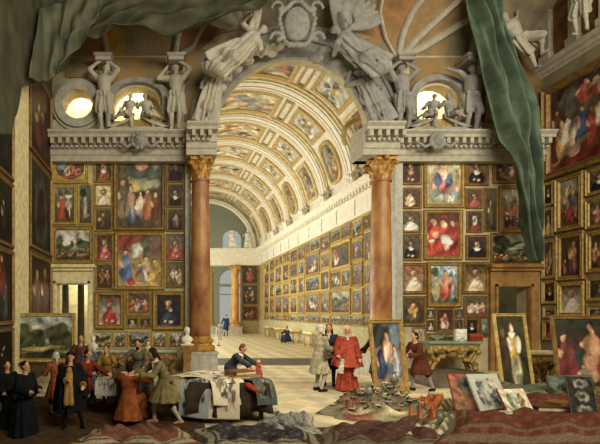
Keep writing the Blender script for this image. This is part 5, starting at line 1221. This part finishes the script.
person('distant man in dark blue at the far end of the gallery', 226, 336, 314.5, [('coat', '2c3c5c', .5, .25), ('breeches', '2c3040'), ('stockings', '6c6c6c'), ('shoes', '1c1410')], dict(hA=(-.3, -.3, 1.0)), ('short', '4c3424'), -20)
person('man in dark blue seated by the gallery picture wall', 287, 343, 0, [('seated_robe', '2c3448')], dict(pel=(0, .1, .5), lean=15, fA=(-.14, -.35, .09), fB=(.14, -.4, .09), hA=(-.2, -.4, .75), hB=(.2, -.4, .75)), ('short', '3c2c20'), -60, s=.95)
t = thing('stool', 'small stool under the seated man in the gallery', 'stool', (wx(287, fl(343)), fl(343)+.08, 0)); bm = bmesh.new(); lathe(bm, [(.2, .3), (.22, .33), (.2, .37)], 16); obj('seat', bm, DARKW, t)
for k in range(4): a = PI/4+k*PI/2; bm = bmesh.new(); cap(bm, (math.cos(a)*.14, math.sin(a)*.14, .3), (math.cos(a)*.18, math.sin(a)*.18, .03), .025, .02, 8); obj('leg', bm, DARKW, t)
# ================================================================= TABLES AND PRINTS
def table(label, x0, x1, y0, y1, h, m, hang, lab2, seed=1):
    """a plain trestle table under a cloth that hangs in folds"""
    t = thing('table', label, 'table', ((x0+x1)/2, (y0+y1)/2, 0)); w, d = x1-x0, y1-y0
    bm = bmesh.new(); box(bm, -w/2, w/2, -d/2, d/2, h-.05, h); obj('table_top', bm, DARKW, t)
    for sx in (-1, 1):
        for sy_ in (-1, 1): bm = bmesh.new(); box(bm, sx*(w/2-.12)-.04, sx*(w/2-.12)+.04, sy_*(d/2-.12)-.04, sy_*(d/2-.12)+.04, 0, h-.05); obj('leg', bm, DARKW, t)
    bm = bmesh.new(); N = 120; rings = []
    per = [(-1, -1), (1, -1), (1, 1), (-1, 1)]
    def rect(q, g):
        q = q*4; k = int(q) % 4; f = q-int(q); a, b = per[k], per[(k+1) % 4]
        return Vector(((a[0]+(b[0]-a[0])*f)*(w/2+g), (a[1]+(b[1]-a[1])*f)*(d/2+g), 0))
    for L_, (z, g, am) in enumerate(((h+.012, .0, 0), (h+.01, .015, 0), (h-.05, .03, .01), (h-.2, .05, .03), (h-.45, .07, .05), (h-hang, .09, .06))):
        ring = []
        for k in range(N):
            q = k/N; p = rect(q, g); n = p.normalized(); wv = math.sin(q*2*PI*13+seed)+.5*math.sin(q*2*PI*21+seed*3)
            zz = z+(.0 if L_ < 5 else .06*math.sin(q*2*PI*5+seed)); ring.append(bm.verts.new(p+n*am*wv+Vector((0, 0, zz))))
        rings.append(ring)
    for a, b in zip(rings, rings[1:]):
        for k in range(N): bm.faces.new((a[k], a[(k+1) % N], b[(k+1) % N], b[k]))
    bm.faces.new(rings[0])
    o = obj('tablecloth', bm, m, None, True, 60); o.location = t.location; md = o.modifiers.new('t', 'SOLIDIFY'); md.thickness = .012
    tag(o, lab2, 'tablecloth'); return h+.02
hA = table('trestle table in the centre left carrying prints, hidden by its cloth', .58, 2.15, 8.9, 10.5, .8, cloth('3c3228'), .62, 'dark cloth hanging over the centre left print table')
hB = table('table of the seated left group, hidden by its cloth', wx(114, 10.1), wx(150, 10.1), 9.6, 10.5, .8, cloth('4c4434'), .6, 'grey brown cloth over the table of the left group')
def sheet(label, pf, cf, name='print_sheet', cat='print', n=40, gain=1.1, m=None, grp=None):
    o = grid(name, n, n, pf, cf, m or M_PAPER, None, True, gain, thick=.006); return tag(o, label, cat, grp)
def engr(bg, ink, seed, border=.12, mid=None):
    r = random.Random(seed)
    def cf(U, V):
        bl = [(r.uniform(.15, .85), r.uniform(.15, .85), r.uniform(.02, .09), r.uniform(.02, .12), r.choice([ink, ink, mid or bg, bg, '8c8470'])) for _ in range(60)]
        base = painter([(0, bg), (1, bg)], bl, seed, .12)(U, V); e = (np.minimum(np.minimum(U, 1-U), np.minimum(V, 1-V)) < border)[..., None]
        return np.where(e, L(bg), base)
    return cf
def flat(cx, cy, z, w, d, rot, droop=None, curl=.03, seed=0):
    c, s = math.cos(math.radians(rot)), math.sin(math.radians(rot))
    def pf(u, v):
        a, b = (u-.5)*w, (v-.5)*d; zz = z+curl*(math.sin(u*5+seed)*math.sin(v*4+seed)+1)*.5
        if droop:
            lim = -d/2+droop
            if b < lim: k = lim-b; zz -= k*.96; b = lim-.16*(1-math.exp(-k*7))-.1*k
        return Vector((cx+a*c-b*s, cy+a*s+b*c, zz))
    return pf
sheet('cream print sheet with pointed corner at the left end of the centre table', flat(.75, 9.75, hA+.01, 1.1, .7, 24, None, .07, 1), engr('d8ccaa', 'a89c80', 81))
sheet('large engraving with dark figures draped over the front of the centre table', flat(1.28, 9.1, hA+.03, .72, 1.3, 14, .5, .04, 2), engr('d4c8a8', '5c564c', 82))
sheet('second engraving hanging lower over the front of the centre table', flat(1.22, 8.9, hA+.02, .68, 1.4, -8, .76, .02, 3), engr('c8bc9c', '6c6454', 83))
sheet('blue-grey print hanging at the left end of the centre table', flat(.66, 8.95, hA+.0, .62, 1.25, -16, .74, .03, 4), engr('98a09c', '3c4448', 84, .08, '6c7474'))
sheet('pale print curling on the back of the centre table', flat(1.5, 9.9, hA+.03, .7, .5, -15, None, .06, 5), engr('ddd4b8', '847c6c', 85))
sheet('large white print spread on the table of the left group', flat(wx(141, 10), 10.0, hB+.02, .85, .6, 12, None, .05, 6), engr('dcd6c0', '9c9684', 86))
sheet('folded patterned blue cloth hanging from the right end of the centre table', flat(2.0, 9.0, hA+.03, .5, 1.1, 26, .5, .04, 7), engr('4c5450', '20282c', 87, .06, '707468'), 'patterned_cloth', 'cloth', m=M_CARPET)
sheet('pale print hanging from the table behind the black-cloaked man', flat(wx(107, 9.7), 9.55, hB-.05, .45, .9, 4, .3, .02, 8), engr('a09c8c', '5c584c', 88))
def book(label, x, y, z, w, d, h, rot, col, tilt=0, name='book'):
    t = thing(name, label, 'book', (x, y, z), math.radians(rot)); t.rotation_euler = (math.radians(tilt), 0, math.radians(rot))
    bm = bmesh.new(); box(bm, -w/2, w/2, -d/2, d/2, 0, .012); box(bm, -w/2, w/2, -d/2, d/2, h-.012, h); box(bm, -w/2-.01, -w/2+.012, -d/2, d/2, 0, h); obj('cover', bm, cloth(col), t)
    bm = bmesh.new(); box(bm, -w/2+.012, w/2-.015, -d/2+.012, d/2-.012, .012, h-.012); obj('pages', bm, mat('book_pages', 'd8c8a0', .85), t); return t
book('tan folio lying on the centre table, lower of the stack', 1.72, 9.45, hA, .62, .5, .09, 15, 'a07c48'); book('brown folio on top of the tan one on the centre table', 1.7, 9.5, hA+.092, .55, .42, .08, 28, '7c5430')
for px, yy, c, lab in ((243, 373, 'd8d0bc', 'small white plaster bust on the right end of the centre table'), (249, 371, 'c89c84', 'small pink bust beside the white one on the centre table')):
    bust(lab, px, yy+3, yy-6, 9.9, cloth(c)).location.z = hA
t = thing('figurine', 'small red clothed figurine at the right corner of the centre table', 'figurine', (wx(258.5, 9.6), 9.6, hA)); bm = bmesh.new(); lathe(bm, [(.1, 0), (.09, .1), (.05, .22), (.06, .27), (.02, .3)], 14); remesh('body', bm, .01, cloth('a84c3c'), t)
bm = bmesh.new(); sph(bm, (0, 0, .34), .05); obj('head', bm, SKIN, t, True)
bm = bmesh.new(); cap(bm, (-.1, 0, .05), (.08, -.05, -.05), .07, .055); cap(bm, (.08, -.05, -.05), (.1, -.06, -.25), .05, .03); o = remesh('red_bundle', bm, .014, cloth('a83c28')); o.location = (1.83, 8.82, hA-.1); tag(o, 'red rolled cloth hanging at the front right of the centre table', 'cloth')
# ================================================================= FOREGROUND CARPETS, BOOKS, FLOWERS
def carpet(label, px_poly, lift, base, ink, seed, name='rolled_carpet', stripe=None, hump=.18, gain=1.0, n=90, nf=3.0, D_=None, grid_=(9, 7)):
    """a rumpled cloth lying on the floor; its four corners are floor points"""
    c = [Vector((wx(px, fl(py)), fl(py), 0)) for px, py in px_poly]
    def pf(u, v):
        p = (c[0]*(1-u)+c[1]*u)*(1-v)+(c[3]*(1-u)+c[2]*u)*v
        e = min(1, 6*min(u, 1-u, v, 1-v))
        z = .03+lift*e+hump*e*(.55+.45*math.sin(u*nf*6.28+v*2.2+seed)*math.cos(v*nf*4+seed*1.7+u*2))+.02*math.sin(u*40+v*9)*e
        p = p+Vector((.05*math.sin(v*9+seed), .05*math.sin(u*11+seed), 0)); p.z = max(.012, z); return p
    def cf(U, V):
        r = np.random.RandomState(seed); out = np.zeros(U.shape+(3,)); out[:] = L(base)
        q = (np.sin(U*2*PI*grid_[0])*np.sin(V*2*PI*grid_[1])); al = (np.clip(q*2.2-.5, 0, 1)*.8)[..., None]; out = out*(1-al)+L(ink)*al
        e = np.minimum(np.minimum(U, 1-U), np.minimum(V, 1-V)); 
        if stripe: al = ((e > .04)*(e < .09))[..., None]*1.0; out = out*(1-al)+L(stripe)*al; al = ((e > .12)*(e < .14))[..., None]*.8; out = out*(1-al)+L(stripe)*al
        return out*(1+.3*(r.rand(*U.shape)-.5))[..., None]
    o = grid(name, n, n, pf, cf, M_CARPET, None, True, gain, thick=.015); return tag(o, label, 'carpet')
carpet('grey green carpet with rust field spread at the lower left', [(66, 447), (205, 447), (178, 429), (96, 431)], 0, '6c5040', '8c4428', 91, stripe='9c9478', hump=.16)
carpet('dark blue-black patterned carpet on the floor before the centre table', [(208, 449), (330, 449), (300, 425), (190, 430)], 0, '3c3838', '5c5c58', 92, stripe='8c8468', hump=.14)
carpet('dull brown carpet rumpled at the bottom centre', [(315, 450), (462, 450), (440, 417), (318, 430)], 0, '4c3830', '6c4438', 93, stripe='6c6450', hump=.16)
carpet('green and cream striped tapestry running diagonally up to the right', [(396, 440), (440, 446), (502, 391), (464, 395)], 0, '5c5c44', 'b0a478', 94, stripe='b8b088', hump=.22, grid_=(3, 14))
carpet('pale grey carpet edge lying over the dark blue one', [(250, 431), (322, 437), (308, 414), (274, 414)], 0, '84847a', '54585a', 95, stripe='a8a088', hump=.1)
carpet('orange cloth crumpled beside the striped tapestry', [(402, 426), (436, 430), (446, 398), (420, 400)], 0, 'a05c34', 'b87850', 96, hump=.3, name='crumpled_cloth')
carpet('large dark brown sheet added as floor shade under the group at the left', [(-60, 460), (215, 450), (190, 402), (-20, 396)], 0, '4c3a28', '3c2e20', 98, hump=.0, grid_=(14, 9), name='shade_and_carpet_sheet')  # flat sheet added; its dark colour stands for shade on the floor
carpet('dark brown carpet strip along the bottom edge of the floor', [(200, 470), (640, 470), (620, 428), (210, 430)], 0, '5a3c30', '44302c', 99, hump=.0, grid_=(20, 5), name='shade_and_carpet_sheet')
# long bench with red cover at the right
bx0, bx1 = wx(446, 9.2), wx(625, 9.2)
carpet('red-brown carpet heaped over a low mound at the lower right', [(428, 452), (650, 452), (622, 398), (450, 398)], .2, '5c3628', '74483a', 100, stripe='6c5c48', hump=.14, grid_=(11, 7), name='heaped_carpet', n=110)
carpet('green grey figured carpet over the back of the red-brown heap', [(448, 406), (566, 408), (560, 397), (456, 397)], .3, '5c6450', '4c3c2c', 97, stripe='8c8c68', hump=.1, name='heaped_carpet')
carpet('dull orange cloth folded over the back of the red-brown heap', [(470, 411), (512, 412), (506, 401), (472, 401)], .36, '8c4430', 'a05c40', 108, hump=.08, name='folded_cloth')
hC = .26
def leaning(label, px, D, w, h, rot, tilt, cf, m, z0, name='leaning_print', cat='print', edge='8c8470', th=.035, n=40, gain=1.1):
    t = thing(name, label, cat, (wx(px, D), D, z0)); t.rotation_euler = (math.radians(tilt), 0, math.radians(rot))
    bm = bmesh.new(); box(bm, -w/2, w/2, 0, th, 0, h); obj('board', bm, cloth(edge), t)
    grid('picture_sheet', n, n, lambda u, v: (-w/2+.01+(w-.02)*u, -.006, .01+(h-.02)*v), cf, M_PAPER, t, False, gain); return t
leaning('brown framed album page with a dark picture leaning at left of the red-brown heap', 472, 9.0, .62, .78, -6, -25, painter([(0, '7c5c44'), (1, '8c4c34')], [(.55, .7, .36, .22, '5c5c4c'), (.55, .25, .36, .17, '84583c'), (.55, .72, .25, .1, '3c443c')], 101), None, hC-.03, edge='8c4c30')
leaning('grey-blue portfolio print leaning in the middle of the red-brown heap', 497, 8.85, .7, .82, 6, -28, engr('a8a898', '4c585c', 102, .1, '7c8480'), None, hC-.03, edge='a8a898')
leaning('album of pale green and cream drawings leaning on the grey-blue print', 523, 8.6, .62, .55, 10, -30, painter([(0, 'c0b898'), (1, 'c8c0a4')], [(.3, .5, .1, .35, '6c7c58', 8), (.5, .5, .05, .38, '8c9c94'), (.7, .5, .12, .35, '8c7c48', -5)], 103), None, hC-.03, edge='8c5840')
leaning('dark strip frame with pale round medallions at the lower right corner', 586, 8.4, .42, .8, -18, -18, painter([(0, '2c2c2c'), (1, '30302c')], [(.5, .18, .28, .12, '8c887c'), (.5, .5, .28, .12, '94907c'), (.5, .82, .28, .12, '8c887c'), (.5, .18, .14, .06, '3c3c38'), (.5, .5, .14, .06, '3c3c38'), (.5, .82, .14, .06, '3c3c38')], 104), None, hC-.03, edge='7c6c58')
leaning('low dark landscape canvas with thin frame behind the books at right', 576, 10.45, 1.2, .75, 4, -12, land('54605c', '2c3424', '4c3c28', 105, '5c6454', [(.3, '7c6450'), (.5, '8c8468'), (.7, '5c4838')]), None, .0, edge='6c4c2c', name='leaning_canvas', cat='painting')
sheet('loose pale sheet lying below the album of drawings', flat(wx(508, 8.6), 8.62, hC+.02, .45, .3, 18, None, .04, 9), engr('b8b49c', '84806c', 106))
book('brown closed book lying flat on the carpet heap right of the drawings', wx(545, 9), 8.95, hC, .6, .42, .09, -8, '5c3c24'); book('tan closed book near the right end of the carpet heap', wx(562, 9.3), 9.4, hC, .5, .4, .08, 14, '7c5c34')
# flowers, silver and fabrics heap
rf = random.Random(5)
hx, hy_ = wx(380, 9.6), 9.6
def mound(u, v):
    a = u*2*PI; r = v*(1+.08*math.sin(a*5)+.05*math.sin(a*9)); x, y = 1.25*r*math.cos(a), .67*r*math.sin(a); q = min(1, v); h = .52*(1-q*q)*(1+.35*math.sin(x*7)*math.cos(y*8))
    return Vector((hx+x, hy_+y, max(.012, h)))
tag(grid('heap_of_cloths', 60, 50, mound, lambda U, V: painter([(0, '5c4c3c'), (1, '7c7458')], [(rf.random(), rf.random(), .05, .09, rf.choice(['7c4434', '4c4840', 'a09870', '8c5440', 'b4a884'])) for _ in range(50)], 107)(U, V), M_CARPET, None, True), 'heap of mixed cloths under the flowers at bottom centre', 'cloth')
def mz(x, y):
    r = math.sqrt(((x-hx)/1.25)**2+((y-hy_)/.67)**2); return max(0, .52*(1-r*r)*(1+.35*math.sin((x-hx)*7)*math.cos((y-hy_)*8)))
bm = bmesh.new()
for k in range(260):
    a, r = rf.uniform(0, 6.28), math.sqrt(rf.random())*.95; x, y = hx+math.cos(a)*r, hy_+math.sin(a)*r*.55; z = mz(x, y)+.01
    d = Vector((rf.uniform(-1, 1), rf.uniform(-1, .4), rf.uniform(.3, 1))).normalized(); s_ = d.cross(Vector((0, 0, 1))).normalized()*rf.uniform(.02, .035); b = Vector((x, y, z)); ln = rf.uniform(.08, .16)
    bm.faces.new([bm.verts.new(p) for p in (b, b+d*ln*.5+s_, b+d*ln, b+d*ln*.5-s_)])
o = obj('leafy_garland', bm, mat('grey_green_leaf', '747c58', .7, 0, 9, .4)); tag(o, 'grey green leaves scattered over the heap of cloths', 'leaves', kind='stuff')
cols_f = [('cream', 'd8d0b4'), ('rose', 'b87460'), ('grey', 'a4a08c')]
done = [(hx-.28, hy_-.1), (hx+.3, hy_)]
for k in range(44):
    for tr in range(60):
        a, r = rf.uniform(0, 6.28), math.sqrt(rf.random())*.95; x, y = hx-.1+math.cos(a)*r*1.0, hy_+math.sin(a)*r*.55
        if all((x-p)**2+(y-q)**2 > .15**2 for p, q in done): break
    done.append((x, y)); z = mz(x, y)+.03
    nm, c = cols_f[k % 3]; t = thing('flower', '%s flower head on the heap at bottom centre' % nm, 'flower', (x, y, z+.03), rf.uniform(0, 6), '%s flowers on the heap' % nm)
    bm = bmesh.new(); R = rf.uniform(.03, .045)
    for q in range(6): aa = q/6*2*PI; sph(bm, (math.cos(aa)*R, math.sin(aa)*R, .01), R*.6, (1, 1, .5), 6)
    obj('petals', bm, cloth(c), t, True); bm = bmesh.new(); sph(bm, (0, 0, R*.35), R*.5, seg=6); obj('flower_centre', bm, cloth('8c7438'), t, True)
for k, (dx, dy, lab) in enumerate(((-.28, -.1, 'tall silver ewer standing in the flower heap'), (.3, .0, 'second silver ewer right of the first in the flower heap'))):
    t = thing('ewer', lab, 'ewer', (hx+dx, hy_+dy, mz(hx+dx, hy_+dy)-.02)); SV = mat('tarnished_silver', '9c9884', .35, .5, 6, .3); bm = bmesh.new()
    lathe(bm, [(.07, 0), (.08, .02), (.03, .05), (.09, .13), (.1, .18), (.05, .26), (.04, .3), (.06, .34)], 16); obj('body', bm, SV, t, True, 50)
    bm = bmesh.new(); tube(bm, [Vector((.05, 0, .32)), Vector((.13, 0, .3)), Vector((.14, 0, .2)), Vector((.09, 0, .14))], .012, 6); obj('handle', bm, SV, t, True)
# ================================================================= CAMERA AND LIGHT
cam = bpy.data.cameras.new('camera'); co = bpy.data.objects.new('camera', cam); COL.objects.link(co); scn.camera = co
co.location = (0, 0, H); co.rotation_euler = (PI/2, 0, 0)
cam.sensor_fit = 'HORIZONTAL'; cam.sensor_width = 36; cam.lens = 36*F/600
cam.shift_x = (300-CX)/600; cam.shift_y = (CY-222)/600; cam.clip_end = 300
w = bpy.data.worlds.new('sky'); scn.world = w; w.use_nodes = True
w.node_tree.nodes['Background'].inputs[0].default_value = (*lin('d8dcd0'), 1); w.node_tree.nodes['Background'].inputs[1].default_value = .55
def light(name, kind, loc, target, energy, color, **k):
    l = bpy.data.lights.new(name, kind); o = bpy.data.objects.new(name, l); COL.objects.link(o)
    o.location = loc; o.rotation_euler = (Vector(target)-Vector(loc)).to_track_quat('-Z', 'Y').to_euler()
    l.energy = energy; l.color = color
    for a, b in k.items(): setattr(l, a, b)
    return o
WARM = (1, .9, .72)
for k in range(7):
    y = GY0+k*3.9+2.3
    light('window_light', 'AREA', (-.9, y, 4.2), (10, y, 4.0), 330, (1, .93, .79), shape='RECTANGLE', size=2.6, size_y=5.6)  # fill lamps added inside the unseen left windows to brighten the gallery
light('left_passage_fill', 'POINT', (-3.2, 18.9, 3.6), (0, 0, 0), 130, WARM, shadow_soft_size=.3)  # hidden lamp added to brighten the wall beyond the left doorway
light('right_passage_fill', 'POINT', (14.5, 19.6, 3.2), (0, 0, 0), 25, WARM, shadow_soft_size=.3)  # weak hidden lamp added behind the right doorway
light('cross_hall_light', 'AREA', (2, AY-.5, 8), (2, GY1, 8), 500, (.95, .98, 1), shape='RECTANGLE', size=10, size_y=10)
light('vault_fill', 'AREA', (4.4, 31, .3), (4.6, 31, 12), 700, (1, .93, .79), shape='RECTANGLE', size=9, size_y=24)  # upward lamp added for the vault, imitating light bounced off the floor
light('floor_patch_spot', 'SPOT', (-3.4, 3.0, 12.5), (5.6, 13.2, 0), 7000, WARM, spot_size=math.radians(34), spot_blend=.8, shadow_soft_size=.5)  # unseen spot added to brighten the middle of the floor, no window modelled
light('rear_fill', 'AREA', (6.5, -1.5, 10.5), (4.5, 17, 7.5), 2000, (1, .93, .79), shape='RECTANGLE', size=9, size_y=4)  # unseen area lamp added behind the viewer to light the arch wall
light('side_fill', 'AREA', (13.5, 6.0, 10), (0, 17, 6), 700, WARM, shape='RECTANGLE', size=3, size_y=3)  # second unseen fill lamp, added high at the right side
for nm, x, z in (('oculus_fill', wx(84, 17.6), 11.2), ('left_lunette_fill', wx(138, 17.6), 11.2), ('right_lunette_fill', wx(436, 17.6), 11.2)):
    light(nm, 'POINT', (x, DW+.72, z+.3), (0, 0, 0), 150, WARM, shadow_soft_size=.15)  # hidden lamps added to brighten the walls behind the upper windows
bpy.data.scenes.remove(TMP)
vs = scn.view_settings; vs.view_transform = 'Standard'; vs.look = 'None'; vs.gamma = 1; vs.use_curve_mapping = False; vs.exposure = 0
